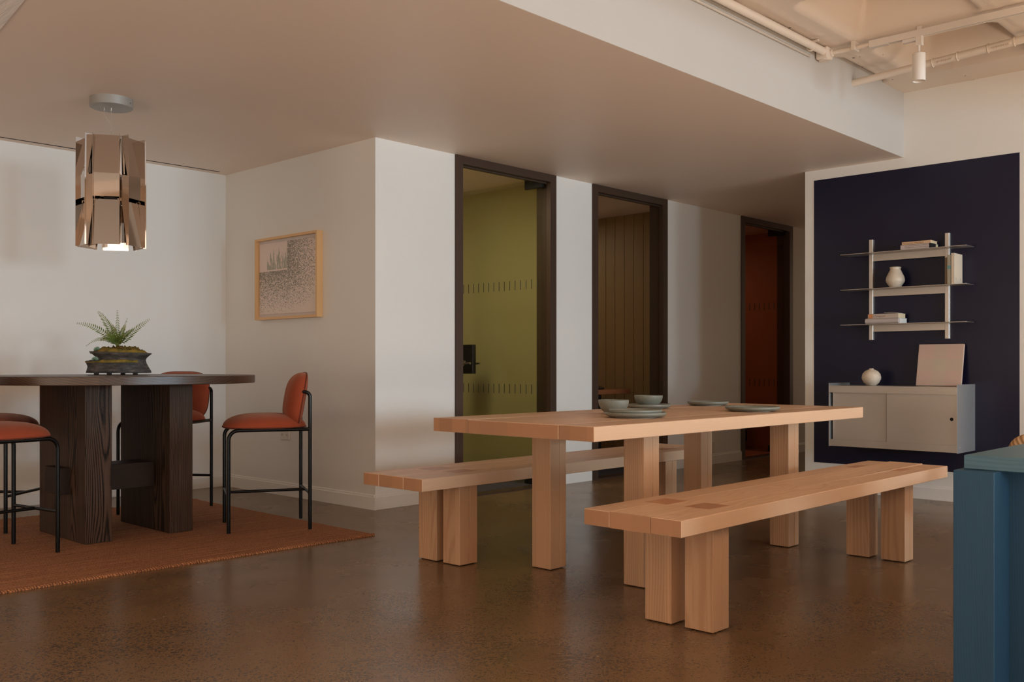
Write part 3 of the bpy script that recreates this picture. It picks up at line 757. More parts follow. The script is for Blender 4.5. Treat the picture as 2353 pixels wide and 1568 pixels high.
# ------------------------------------------------------------------ planter with fern
PX, PY, PZ = 2.648, 5.782, 0.911
root = empty('planter', (PX, PY, PZ), rz=TH - PI / 2); tag(root, 'charred carved bowl planter with fern and moss on the round table', 'planter')
# local x = picture right, y = away from camera
def wob(a, z, s=1.0): return 1 + 0.018 * math.sin(3 * a + 11 * z + s) + 0.012 * math.sin(7 * a - 30 * z + 2 * s)
def ring_mesh(prof, cx, cy, sx, sy, n=72, amp=1.0, zl=None, s=1.0):
    bm = bmesh.new(); rg = []
    for r, z in prof:
        rg.append([bm.verts.new((cx + r * sx * math.cos(a) * (1 + (wob(a, z, s) - 1) * amp), cy + r * sy * math.sin(a) * (1 + (wob(a, z, s) - 1) * amp), z + (zl(a) * (z / 0.14) if zl else 0))) for a in [2 * PI * k / n for k in range(n)]])
    for a, b in zip(rg, rg[1:]):
        for k in range(n): bm.faces.new((a[k], a[(k + 1) % n], b[(k + 1) % n], b[k]))
    bm.faces.new(rg[0][::-1]); bm.faces.new(rg[-1])
    return bm
prof = [(0.155, 0.011), (0.178, 0.012), (0.176, 0.024), (0.163, 0.045), (0.150, 0.072), (0.146, 0.092), (0.152, 0.106), (0.168, 0.120), (0.184, 0.131), (0.182, 0.137), (0.165, 0.136), (0.15, 0.128)]
obj('bowl', ring_mesh(prof, 0.006, 0.0, 1, 0.62, zl=lambda a: -0.006 * math.cos(a)), M['rock'], root, smooth=True)
prof = [(0.150, 0.011), (0.172, 0.012), (0.164, 0.034), (0.160, 0.050), (0.167, 0.070), (0.172, 0.083), (0.165, 0.085), (0.150, 0.080)]
obj('ledge', ring_mesh(prof, -0.022, -0.022, 0.97, 0.62, s=2.2, zl=lambda a: -0.013 * max(0, math.cos(a))), M['rock'], root, smooth=True)
def mossmesh(rx, ry, cx, cy, z0, hgt, n=64, rings=14, inner=0.0, a0=0, a1=2 * PI):
    bm = bmesh.new(); g = []
    for j in range(rings + 1):
        t = j / rings; row = []
        for k in range(n + 1):
            a = a0 + (a1 - a0) * k / n; rr = inner + (1 - inner) * (1 - t)
            prof_ = (1 - (abs(rr - (1 + inner) / 2) / ((1 - inner) / 2)) ** 2) if inner > 0 else (1 - rr ** 3)
            lump = 0.6 + 0.4 * math.sin(5 * a + 2 * rr * 7) * math.cos(4 * rr * 6 + 3 * a) + random.uniform(-0.12, 0.12)
            row.append(bm.verts.new((cx + rx * rr * math.cos(a), cy + ry * rr * math.sin(a), z0 + hgt * max(0, prof_) ** 0.5 * lump)))
        g.append(row)
    for j in range(rings):
        for k in range(n): bm.faces.new((g[j][k], g[j][k + 1], g[j + 1][k + 1], g[j + 1][k]))
    return bm
obj('moss', mossmesh(0.174, 0.108, -0.002, 0, 0.128, 0.050), M['moss'], root, smooth=True)
obj('moss', mossmesh(0.176, 0.112, -0.020, -0.022, 0.074, 0.018, inner=0.78, a0=PI * 0.75, a1=PI * 1.86), M['moss'], root, smooth=True)
for x, y in ((-0.12, -0.05), (-0.03, -0.08), (0.0, 0.05), (0.11, -0.04)):
    bm = bmesh.new(); bevbox(bm, x - 0.012, x + 0.012, y - 0.010, y + 0.010, 0, 0.0125, 0.002)
    obj('foot', bm, M['stub'], root)
for x, y, z in ((-0.103, -0.108, 0.086), (-0.113, -0.055, 0.146)):
    bm = bmesh.new()
    for k in range(34):
        a = k * 2.399; ph = 0.15 + 1.3 * (k / 34); L_ = 0.026
        d = Vector((math.cos(a) * math.sin(ph), math.sin(a) * math.sin(ph), math.cos(ph))); s_ = d.cross(Vector((0.3, 0.5, 0.8))).normalized() * 0.004; u = d.cross(s_).normalized() * 0.0025
        b_ = Vector((x, y, z)); m_ = b_ + d * L_ * 0.6; q = [bm.verts.new(v) for v in (b_, m_ + s_, m_ + u, m_ - s_, m_ - u, b_ + d * L_)]
        for f in ((0, 1, 2), (0, 2, 3), (0, 3, 4), (0, 4, 1), (5, 2, 1), (5, 3, 2), (5, 4, 3), (5, 1, 4)): bm.faces.new([q[i] for i in f])
    obj('succulent', bm, M['succ'], root)
def frond(base, tip, sag, width, n=19):
    base, tip = Vector(base), Vector(tip); bm = bmesh.new(); ly = bm.verts.layers.float.new('tip')
    ax = (tip - base); L_ = ax.length
    ctrl = base + ax * 0.45 + Vector((0, 0, sag))
    P = lambda t: base * (1 - t) ** 2 + ctrl * 2 * t * (1 - t) + tip * t * t
    pts = [P(i / 20) for i in range(21)]
    nb = len(bm.verts); tube(bm, pts, [0.0016 * (1 - 0.75 * i / 20) for i in range(21)], 5)
    bm.verts.ensure_lookup_table()
    for v in bm.verts: v[ly] = 0.55
    side0 = (tip - base).cross(Vector((0.15, -1, 0.25))).normalized()
    for i in range(n):
        t = 0.16 + 0.82 * i / (n - 1); p = P(t); d = (P(min(1, t + 0.02)) - P(t - 0.02)).normalized()
        nrm = (Vector((0, -1, 0.35)) - d * d.dot(Vector((0, -1, 0.35)))).normalized(); sd = d.cross(nrm).normalized()
        wl = width * (math.sin(PI * min(1, (t - 0.05) * 0.62 + 0.25)) ** 0.9) * (1.0 - t * 0.55) * random.uniform(0.85, 1.1)
        for s_ in (-1, 1):
            dr = (sd * s_ + d * 0.42).normalized(); cup = nrm * random.uniform(-0.15, 0.30)
            e = p + (dr + cup).normalized() * wl; m_ = p + (dr + cup * 0.3).normalized() * wl * 0.5; hw = wl * 0.15 + 0.0008
            q = [bm.verts.new(v) for v in (p, m_ + d * hw + nrm * 0.0006, e + d * wl * 0.10, m_ - d * hw)]
            for v, tv in zip(q, (0.1, 0.25, 0.45, 0.25)): v[ly] = min(1, max(0, t * 0.75 + tv * 0.5 - 0.12 + random.uniform(-0.08, 0.08)))
            bm.faces.new(q)
    return bm
fb = (-0.012, 0.0, 0.168)
K = 5.9 / 2240.7
def loc(px, py, dy=0.0): return ((px - 275) * K, dy, CAMZ + (839.2 - py) * K - PZ)
for (px, py, dy, sag, wdt) in ((181, 744, -0.03, 0.045, 0.034), (222, 716, 0.02, 0.03, 0.036), (265, 712, 0.03, 0.005, 0.024), (285, 731, 0.05, 0.0, 0.020), (347, 734, -0.02, 0.012, 0.038),
                               (214, 797, -0.10, 0.055, 0.022), (232, 762, 0.06, 0.03, 0.030), (300, 757, 0.05, 0.025, 0.030), (240, 742, 0.09, 0.02, 0.03), (298, 775, -0.06, 0.03, 0.026), (254, 768, -0.07, 0.02, 0.024), (228, 780, 0.02, 0.04, 0.03), (288, 748, 0.0, 0.02, 0.03), (272, 752, -0.06, 0.01, 0.026), (246, 785, -0.09, 0.035, 0.02), (292, 790, -0.08, 0.04, 0.02)):
    obj('frond', frond(fb, loc(px, py, dy), sag * 1.7, wdt), M['fern'], root)
bm = bmesh.new(); tube(bm, [(-0.012, 0, 0.135), (-0.014, 0, 0.165), (-0.010, 0, 0.185)], [0.007, 0.006, 0.004], 8); obj('stem', bm, M['stem'], root, smooth=True)

# ------------------------------------------------------------------ pendant lamp
LX, LY = 2.474, 5.51
root = empty('pendant_lamp', (LX, LY, ZC)); tag(root, 'pendant lamp of folded mirror plates hanging from a grey canopy', 'lamp')
bm = lathe([(0, -0.052), (0.112, -0.052), (0.117, -0.048), (0.117, 0.0), (0, 0.0)], 64); o = autosmooth(obj('canopy', bm, M['greyplastic'], root), 40)
bm = bmesh.new()
ca = math.radians(-46)
sc_ = bmesh.new(); tube(sc_, [(0.117 * math.cos(-0.95), 0.117 * math.sin(-0.95), -0.028), (0.1185 * math.cos(-0.95), 0.1185 * math.sin(-0.95), -0.028)], 0.003, 10); obj('screw', sc_, M['black'], o)
for dx, dy in ((0, 0), (-0.030, 0.026)):
    bm = bmesh.new(); tube(bm, [(dx, dy, -0.052), (dx, dy, -0.066)], 0.006, 12); autosmooth(obj('cable_gland', bm, M['steel'], root), 40)
bm = bmesh.new(); tube(bm, [(0, 0, -0.06), (0, 0, -0.40)], 0.0012, 6); obj('suspension_wire', bm, M['cable'], root)
bm = bmesh.new(); tube(bm, [(-0.03, 0.026, -0.066), (-0.027, 0.022, -0.10), (-0.005, 0.004, -0.15), (0.004, -0.003, -0.20), (0, 0, -0.26), (0.001, 0.001, -0.40)], 0.0016, 6); obj('power_cable', bm, M['cable'], root)
ztop, zbot = -0.234, -0.850
def plate_elem():
    """one folded mirror channel; local +x outwards, y across, z relative to canopy"""
    bm = bmesh.new(); w = 0.070; th = 0.0012
    def quadbox(a, b, c, d):  # thin slab from a quad
        nrm = ((b - a).cross(d - a)).normalized() * th
        v = [bm.verts.new(p) for p in (a, b, c, d, a + nrm, b + nrm, c + nrm, d + nrm)]
        for f in ((0, 1, 2, 3), (7, 6, 5, 4), (0, 4, 5, 1), (1, 5, 6, 2), (2, 6, 7, 3), (3, 7, 4, 0)): bm.faces.new([v[i] for i in f])
    zt, z1, z2, zb = ztop, -0.452, -0.582, zbot
    V = lambda x, y, z: Vector((x, y, z))
    R0 = 0.158
    # face panels: top leans inwards to its upper edge, mid vertical, low one leans out of a dark slot
    quadbox(V(R0, -w, z1), V(R0, w, z1), V(R0 - 0.030, w, zt), V(R0 - 0.030, -w, zt))
    quadbox(V(R0, -w, z2), V(R0, w, z2), V(R0, w, z1), V(R0, -w, z1))
    quadbox(V(R0 + 0.004, -w, zb), V(R0 + 0.004, w, zb), V(R0 - 0.030, w * 0.96, z2 - 0.008), V(R0 - 0.030, -w * 0.96, z2 - 0.008))
    for s in (-1, 1):
        y = s * w
        ro = R0 + 0.016
        quadbox(V(R0 - 0.034, y, zt), V(R0, y, z1), V(ro, y, z1), V(ro - 0.002, y, zt + 0.004))
        quadbox(V(R0 - 0.03, y, z1), V(R0 - 0.03, y, z2), V(ro, y, z2), V(ro, y, z1))
        quadbox(V(R0 - 0.034, y, z2), V(R0 - 0.002, y, zb), V(ro, y, zb), V(ro, y, z2))
    return bm
def link_elem():
    bm = bmesh.new(); x = 0.140
    bx(bm, x, x + 0.0015, -0.020, 0.020, -0.60, -0.25)
    bx(bm, x - 0.03, x, -0.001, 0.001, -0.84, -0.25)
    for z in (-0.478, -0.548):
        for y in (-0.006, 0.006): tube(bm, [(x + 0.0015, y, z), (x + 0.003, y, z)], 0.004, 10)
    return bm
e0 = l0 = None
for k in range(6):
    a = math.radians(-123.0 + 60 * k)
    if e0 is None:
        e = obj('mirror_plate', plate_elem(), M['mirror'], root); e0 = e
        l_ = obj('link_plate', link_elem(), M['mirror'], root); l0 = l_
    else:
        e = e0.copy(); COL.objects.link(e); e.parent = root
        l_ = l0.copy(); COL.objects.link(l_); l_.parent = root
    e.rotation_euler = (0, 0, a); l_.rotation_euler = (0, 0, a + math.radians(30))
bm = lathe([(0, -0.46), (0.04, -0.46), (0.04, -0.57), (0, -0.57)], 32); autosmooth(obj('lamp_holder', bm, M['black'], root), 40)
bm = bmesh.new()
for k in range(6):
    a = math.radians(-123.0 + 60 * k); tube(bm, [(0, 0, -0.515), (0.158 * math.cos(a), 0.158 * math.sin(a), -0.515)], 0.004, 8)
tube(bm, [(0, 0, -0.40), (0, 0, -0.46)], 0.01, 12)
obj('arm', bm, M['mirror'], root)

# ------------------------------------------------------------------ framed print
root = empty('framed_print', (XP, 6.15, 1.61)); tag(root, 'speckled abstract print in a pale wood box frame', 'picture')
y0, y1, z0, z1, D = 5.742 - 6.15, 6.552 - 6.15, 1.312 - 1.61, 1.926 - 1.61, 0.05
f = bmesh.new(); fwid = 0.018
for q in ((y0, y1, z1 - fwid, z1), (y0, y1, z0, z0 + fwid), (y0, y0 + fwid, z0 + fwid, z1 - fwid), (y1 - fwid, y1, z0 + fwid, z1 - fwid)): bx(f, -D, -0.001, q[0], q[1], q[2], q[3])
obj('frame', f, M['frame'], root)
obj('backing_board', box(-0.020, -0.012, y0 + fwid, y1 - fwid, z0 + fwid, z1 - fwid), col('pale_backing', (0.66, 0.57, 0.52)), root)
obj('print', box(-0.026, -0.0205, y0 + fwid + 0.012, y1 - fwid - 0.012, z0 + fwid + 0.022, z1 - fwid - 0.022), M['art'], root)

# ------------------------------------------------------------------ wall shelf
root = empty('wall_shelf', (XB, 2.79, 1.16)); tag(root, 'three tier aluminium wall shelf on the navy panel', 'shelf')
def rel(bm): 
    bmesh.ops.translate(bm, verts=bm.verts, vec=(-XB, -2.79, -1.16)); return bm
for y in (3.056, 2.505):
    obj('upright', rel(box(XB - 0.036, XB - 0.003, y, y + 0.030, 1.157, 1.908, 0.0015)), M['alu'], root)
for z in (1.797, 1.533, 1.271):
    obj('shelf_board', rel(box(XB - 0.175, XB - 0.018, 2.343, 3.247, z - 0.004, z, 0.001)), M['alu'], root)
    obj('rail', rel(box(XB - 0.034, XB - 0.028, 2.535, 3.056, z - 0.052, z - 0.004)), M['alu2'], root)
# floating cabinet
root = empty('wall_cabinet', (XB, 2.795, 0.375)); tag(root, 'floating aluminium cabinet with sliding doors below the wall shelf', 'cabinet')
def relc(bm): 
    bmesh.ops.translate(bm, verts=bm.verts, vec=(-XB, -2.795, -0.375)); return bm
CY0, CY1, CX = 2.345, 3.250, 6.83
side = relc(box(CX - 0.004, XB - 0.003, CY0 - 0.004, CY0, 0.372, 0.837)); o = obj('side_panel', side, M['silver'], root)
for x, z in ((CX + 0.045, 0.80), (XB - 0.035, 0.80), (CX + 0.045, 0.41), (XB - 0.035, 0.41)):
    s_ = bmesh.new(); tube(s_, [(x, CY0 - 0.004, z), (x, CY0 - 0.007, z)], 0.0045, 12); obj('screw', relc(s_), M['alu'], o)
obj('side_panel', relc(box(CX - 0.004, XB - 0.003, CY1, CY1 + 0.004, 0.372, 0.837)), M['silver'], root)
b = bmesh.new(); bx(b, CX + 0.006, XB - 0.003, CY0, CY1, 0.377, 0.385); bx(b, XB - 0.01, XB - 0.003, CY0, CY1, 0.385, 0.812)
obj('carcass', relc(b), M['alu2'], root)
obj('top_panel', relc(box(CX + 0.001, XB - 0.003, CY0, CY1, 0.812, 0.819, 0.001)), M['alu'], root)
obj('top_rail', relc(box(CX - 0.002, CX + 0.004, CY0, CY1, 0.768, 0.812)), M['alu2'], root)
obj('bottom_rail', relc(box(CX - 0.002, CX + 0.004, CY0, CY1, 0.376, 0.425)), M['alu2'], root)
obj('sliding_door', relc(box(CX + 0.026, CX + 0.030, 2.80, CY1 - 0.014, 0.420, 0.775)), M['alu2'], root)
o = obj('sliding_door', relc(box(CX + 0.012, CX + 0.016, CY0, 2.83, 0.420, 0.775)), M['alu2'], root)
s_ = bmesh.new(); bx(s_, CX + 0.0115, CX + 0.024, 2.8305, 2.8325, 0.426, 0.767); obj('door_edge', relc(s_), M['bronze'], o)  # dark strip stands in for the shadow at the door seam
h = bmesh.new(); tube(h, [(CX + 0.0115, 2.384, 0.602), (CX + 0.0125, 2.384, 0.602)], 0.012, 24); obj('finger_hole', relc(h), M['hole'], o)
h = lathe([(0.0125, 0), (0.0125, 0.0015), (0.0165, 0.0015), (0.0165, 0)], 24); bmesh.ops.rotate(h, verts=h.verts, matrix=Matrix.Rotation(-PI / 2, 3, 'Y')); bmesh.ops.translate(h, verts=h.verts, vec=(CX + 0.012, 2.384, 0.602)); obj('hole_rim', relc(h), M['alu'], o)
# ------------------------------------------------------------------ books
def text_mesh(s, size, m, parent, mtx):
    cu = bpy.data.curves.new('lettering', 'FONT'); cu.body = s; cu.size = size; cu.extrude = 0.0002; cu.align_x = 'LEFT'
    t = bpy.data.objects.new('lettering', cu); COL.objects.link(t)
    dg = bpy.context.evaluated_depsgraph_get(); me = bpy.data.meshes.new_from_object(t.evaluated_get(dg)); COL.objects.unlink(t); bpy.data.objects.remove(t)
    me.transform(mtx); me.materials.clear(); me.materials.append(m)
    o = bpy.data.objects.new('lettering', me); COL.objects.link(o); o.parent = parent; return o
def book(label, group, x0, x1, y0, y1, z0, z1, cover, pages, ct=0.002, flat=True, rnd=0.0):
    root = empty('book', ((x0 + x1) / 2, (y0 + y1) / 2, z0)); tag(root, label, 'book', group)
    c = Vector(root.location); b = bmesh.new()
    X0, X1, Y0, Y1, Z1 = x0 - c.x, x1 - c.x, y0 - c.y, y1 - c.y, z1 - z0
    if flat:   # spine faces -x
        bevbox(b, X0, X1, Y0, Y1, 0, ct, 0.0006); bevbox(b, X0, X1, Y0, Y1, Z1 - ct, Z1, 0.0006)
        if rnd: tube(b, [(X0 + Z1 * 0.12, Y0, Z1 / 2), (X0 + Z1 * 0.12, Y1, Z1 / 2)], Z1 / 2, 24)
        else: bevbox(b, X0, X0 + ct, Y0, Y1, 0, Z1, 0.0006)
        p = box(X0 + ct, X1 - 0.003, Y0 + 0.003, Y1 - 0.003, ct, Z1 - ct)
    else:      # standing, covers face +-y, spine faces -x
        bevbox(b, X0, X1, Y0, Y0 + ct, 0, Z1, 0.0006); bevbox(b, X0, X1, Y1 - ct, Y1, 0, Z1, 0.0006); bevbox(b, X0, X0 + ct, Y0, Y1, 0, Z1, 0.0006)
        p = box(X0 + ct, X1 - 0.003, Y0 + ct, Y1 - ct, 0.002, Z1 - 0.003)
    obj('cover', b, cover, root); obj('pages', p, pages, root)
    return root
def spine_mtx(x, y, z): return Matrix(((0, 0, -1, x), (-1, 0, 0, y), (0, 1, 0, z), (0, 0, 0, 1)))
SX = XB - 0.172
G1, G2, G3 = 'books lying on the top shelf', 'books lying on the bottom shelf', 'books standing on the middle shelf'
b1 = book('grey spined paperback lying directly on the top shelf', G1, SX, SX + 0.145, 2.582, 2.796, 1.797, 1.830, M['bk_lav'], M['paper'])
text_mesh('THE NATURE OF ENLIGHTENMENT & THE', 0.0095, M['ink'], b1, spine_mtx(-0.0728, 0.075, 0.020))
text_mesh('BEGINNING OF THE MODERN WORLD', 0.0095, M['ink'], b1, spine_mtx(-0.0728, 0.075, 0.008))
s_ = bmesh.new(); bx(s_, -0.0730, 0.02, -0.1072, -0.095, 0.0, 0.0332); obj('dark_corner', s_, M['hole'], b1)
b2 = book('tan spined paperback on top of the grey one on the top shelf', G1, SX + 0.002, SX + 0.132, 2.584, 2.787, 1.830, 1.852, M['bk_tan'], M['paper'])
text_mesh('Atul Gawande - Being Mortal', 0.0125, M['ink'], b2, spine_mtx(-0.0653, 0.094, 0.007))
b3 = book('thick pale lilac hardback lying directly on the bottom shelf', G2, SX - 0.006, SX + 0.150, 2.806, 3.049, 1.271, 1.310, M['bk_lav'], M['paperw'], rnd=1)
s_ = bmesh.new(); bx(s_, -0.0822, -0.078, -0.118, -0.005, 0.003, 0.036); obj('spine_band', s_, M['bk_beige'], b3)
s_ = bmesh.new()
for y in (0.085, 0.076, 0.042): bx(s_, -0.0828, -0.078, y, y + 0.0018, 0.004, 0.034 if y != 0.076 else 0.024)
obj('spine_line', s_, M['ink'], b3)
b4 = book('warm grey book with an orange label lying on the lilac hardback', G2, SX, SX + 0.138, 2.812, 3.036, 1.310, 1.344, M['bk_grey'], M['paper'])
s_ = bmesh.new(); bx(s_, -0.0694, -0.068, 0.076, 0.107, 0.002, 0.032); obj('spine_label', s_, M['bk_or'], b4)
text_mesh('e Toogood', 0.020, M['ink'], b4, spine_mtx(-0.0693, 0.074, 0.010))
b5 = book('thin brown book standing on the middle shelf behind the sage one', G3, SX + 0.02, SX + 0.155, 2.474, 2.492, 1.533, 1.722, M['bk_brown'], M['paper'], flat=False)
b6 = book('sage book with a teal band standing on the middle shelf', G3, SX - 0.004, SX + 0.155, 2.446, 2.470, 1.533, 1.735, M['bk_sage'], M['paper'], flat=False)
s_ = bmesh.new(); bx(s_, -0.0800, -0.078, -0.0118, 0.0118, 0.104, 0.128); obj('teal_band', s_, M['bk_teal'], b6)
b7 = book('cream covered book standing at the right end of the middle shelf', G3, SX - 0.002, SX + 0.162, 2.424, 2.444, 1.533, 1.747, M['bk_cream'], M['paperw'], flat=False)
s_ = bmesh.new()
for x in (-0.045, 0.040): bx(s_, x, x + 0.004, -0.0104, -0.0098, 0.028, 0.046)
obj('printed_mark', s_, M['ink'], b7)
# small open pamphlet on the bottom stack
bm = bmesh.new(); pts = [(-0.05, 0.002), (-0.03, 0.0065), (0.0, 0.0075), (0.03, 0.007), (0.05, 0.009)]
for (ya, za), (yb, zb) in zip(pts, pts[1:]):
    v = [bm.verts.new(p) for p in ((-0.05, ya, za), (0.05, ya, za), (0.05, yb, zb), (-0.05, yb, zb), (-0.05, ya, za - 0.0018), (0.05, ya, za - 0.0018), (0.05, yb, zb - 0.0018), (-0.05, yb, zb - 0.0018))]
    for f in ((0, 1, 2, 3), (7, 6, 5, 4), (0, 4, 5, 1), (1, 5, 6, 2), (2, 6, 7, 3), (3, 7, 4, 0)): bm.faces.new([v[i] for i in f])
o = obj('pamphlet', bm, M['paperw'], loc=(SX + 0.055, 2.868, 1.344)); tag(o, 'thin curled pamphlet on top of the warm grey book', 'pamphlet')
# vases
o = obj('vase', lathe([(0, 0), (0.036, 0), (0.040, 0.004), (0.044, 0.012), (0.064, 0.042), (0.0665, 0.056), (0.062, 0.078), (0.048, 0.108), (0.037, 0.130), (0.036, 0.138), (0.040, 0.146), (0.038, 0.151), (0.033, 0.149), (0.031, 0.138), (0.033, 0.12), (0, 0.06)], 48), M['jar'], smooth=True, loc=(XB - 0.10, 2.862, 1.533))
tag(o, 'speckled cream ceramic jar on the middle shelf', 'vase')
o = obj('vase', lathe([(0, 0), (0.030, 0), (0.034, 0.003), (0.054, 0.022), (0.0665, 0.048), (0.0675, 0.062), (0.062, 0.086), (0.045, 0.107), (0.018, 0.119), (0.015, 0.123), (0.017, 0.126), (0.011, 0.126), (0.010, 0.118), (0, 0.10)], 56), M['round'], smooth=True, loc=(XB - 0.17, 3.010, 0.819))
tag(o, 'round ribbed cream vase on top of the floating cabinet', 'vase')
# leaning canvas
o = obj('canvas', box(-0.010, 0.010, -0.155, 0.155, 0, 0.302, 0.001), M['check'], loc=(XB - 0.092, 2.556, 0.8205)); o.rotation_euler = (0, math.radians(12.5), 0)
o.location = (XB - 0.100, 2.556, 0.8215)
tag(o, 'pale checked canvas leaning on the navy panel, standing on the cabinet', 'picture')

# ------------------------------------------------------------------ ceiling services
root = empty('conduit_run', (5.0, 2.79, 2.93)); tag(root, 'thick painted conduit along the top of the white fascia', 'pipe')
bm = bmesh.new(); tube(bm, [(-8.0, 0.000, 0.003), (0.76, -0.006, 0.003)], 0.024, 20); autosmooth(obj('pipe', bm, M['pipe'], root), 50)
for x in (0.62, -1.4):
    bm = bmesh.new(); tube(bm, [(x, 0.004 + 0.027 * math.cos(a), 0.003 + 0.027 * math.sin(a)) for a in [2 * PI * k / 20 for k in range(21)]], 0.006, 6); bx(bm, x - 0.009, x + 0.009, -0.045, 0.048, 0.024, 0.034)
    obj('pipe_clamp', bm, M['pipe'], root)
bm = bmesh.new(); tube(bm, [(-3, 2.830, 2.893), (5.68, 2.830, 2.893)], 0.008, 12); o = obj('thin_conduit', bm, M['pipe'], smooth=True); tag(o, 'thin painted conduit running just under the thick one', 'pipe')
root = empty('junction_box', (5.80, 2.80, 2.93)); tag(root, 'white junction box where the conduits meet', 'junction box')
b = bmesh.new(); bevbox(b, -0.040, 0.042, -0.045, 0.035, -0.040, 0.034, 0.008); obj('box', b, M['pipe'], root)
b = bmesh.new(); tube(b, [(0, -0.005, -0.040), (0, -0.005, -0.046)], 0.032, 24); autosmooth(obj('cover', b, M['pipe'], root), 40)
b = bmesh.new(); tube(b, [(0.012, -0.042, -0.004), (0.012, -0.056, -0.004)], 0.022, 20); autosmooth(obj('conduit_hub', b, M['pipe'], root), 40)
# track
TX = 5.835
root = empty('lighting_track', (TX, 1.5, 2.93)); tag(root, 'white lighting track crossing the concrete ceiling', 'track')
def relt(b): bmesh.ops.translate(b, verts=b.verts, vec=(-TX, -1.5, -2.93)); return b
b = bmesh.new(); tube(b, [(TX - 0.015, 2.745, 2.928), (TX, 2.60, 2.93), (TX, 2.515, 2.93)], 0.014, 16); autosmooth(obj('conduit', relt(b), M['pipe'], root), 50)
b = bmesh.new()
for y in (2.61,): bx(b, TX - 0.034, TX + 0.034, y - 0.010, y + 0.010, 2.912, 2.968)
obj('clamp', relt(b), M['pipe'], root)
b = bmesh.new()
for x0, x1, z0, z1 in ((-0.018, 0.018, 2.942, 2.948), (-0.018, -0.007, 2.910, 2.942), (0.007, 0.018, 2.910, 2.942)): bx(b, TX + x0, TX + x1, 0.02, 2.505, z0, z1)
obj('track_channel', relt(b), M['spot'], root)
b = bmesh.new(); bevbox(b, TX - 0.020, TX + 0.020, 2.40, 2.515, 2.907, 2.950, 0.002); obj('feed_cover', relt(b), M['spot'], root)
b = bmesh.new(); [bx(b, TX - 0.006, TX + 0.006, y, y + 0.03, 2.948, 2.972) for y in (0.2, 1.0, 2.2)]; obj('hanger', relt(b), M['spot'], root)
# spot
root = empty('spotlight', (TX, 2.235, 2.91)); tag(root, 'white cylinder spotlight hanging from the track', 'lamp')
b = bmesh.new(); bevbox(b, -0.014, 0.014, -0.035, 0.080, -0.022, 0.0, 0.003); bevbox(b, -0.016, 0.016, -0.038, 0.0, -0.052, 0.004, 0.003); obj('adapter', b, M['spot'], root)
b = bmesh.new(); tube(b, [(0, -0.015, -0.05), (0, -0.015, -0.102)], 0.007, 14); autosmooth(obj('stem', b, M['spot'], root), 50)
b = lathe([(0, -0.100), (0.035, -0.100), (0.037, -0.102), (0.037, -0.262), (0.034, -0.262), (0.033, -0.235), (0.0, -0.235)], 48, 0, -0.015); autosmooth(obj('housing', b, M['spot'], root), 40)
b = lathe([(0, -0.238), (0.024, -0.240), (0.0, -0.2405)], 32, 0, -0.015); obj('lens', b, M['bk_lav'], root)
# diagonal sprinkler pipe
root = empty('sprinkler_pipe', (6.318, 2.84, 2.859)); tag(root, 'thick painted pipe dipping from the concrete ceiling into the fascia', 'pipe')
P0 = Vector((0, 0.02, 0.0)); P1 = Vector((0, -5.0, 0.0 + (2.921 - 2.859) / (2.840 - 1.785) * 5.0))
P1 = Vector((0.0, -1.9, 0.098))
b = bmesh.new(); tube(b, [P0, P1, P1 + Vector((0, -0.92, 0))], 0.0235, 24); autosmooth(obj('pipe', b, M['pipe'], root), 50)
P = lambda y: P0 + (P1 - P0) * ((P0.y - y) / (P0.y - P1.y))
def coil(y):
    b = bmesh.new(); c = P(y); pts = []
    for e in (y - 0.075, y + 0.075):
        c2 = P(e); tube(b, [(c2.x + 0.026 * math.cos(a), e, c2.z + 0.026 * math.sin(a)) for a in [2 * PI * k / 24 for k in range(25)]], 0.0035, 6)
    for k in range(19):
        yy = y - 0.05 + 0.1 * k / 18; c3 = P(yy); s = 1 if k % 2 else -1
        pts.append((c3.x - 0.026 * math.cos(0.5 * s - 0.3), yy, c3.z - 0.026 * math.sin(0.5 * s + 0.3)))
    tube(b, pts, 0.003, 6); obj('safety_clip', b, M['pipe'], root)
coil(-0.60); coil(-0.93)
# wall outlets
root = empty('wall_outlet', (XP, 6.21, 0.45)); tag(root, 'white socket plate low on the wall below the framed print', 'socket')
obj('plate', box(-0.009, 0, -0.06, 0.06, -0.036, 0.036, 0.002), M['plate'], root)
b = bmesh.new()
for y in (-0.03, 0.03):
    for dy in (-0.006, 0.006): bx(b, -0.0094, -0.0085, y + dy - 0.0012, y + dy + 0.0012, -0.006, 0.008)
obj('slot', b, M['hole'], root)
root = empty('wall_outlet', (8.27, YD, 0.165)); tag(root, 'white socket plate low on the corridor wall between the second and third doors', 'socket')
obj('plate', box(-0.036, 0.036, -0.012, 0, -0.056, 0.056, 0.002), M['plate'], root)
b = bmesh.new(); bx(b, -0.018, 0.018, -0.0125, -0.011, -0.03, 0.03); obj('rocker', b, M['plate'], root)

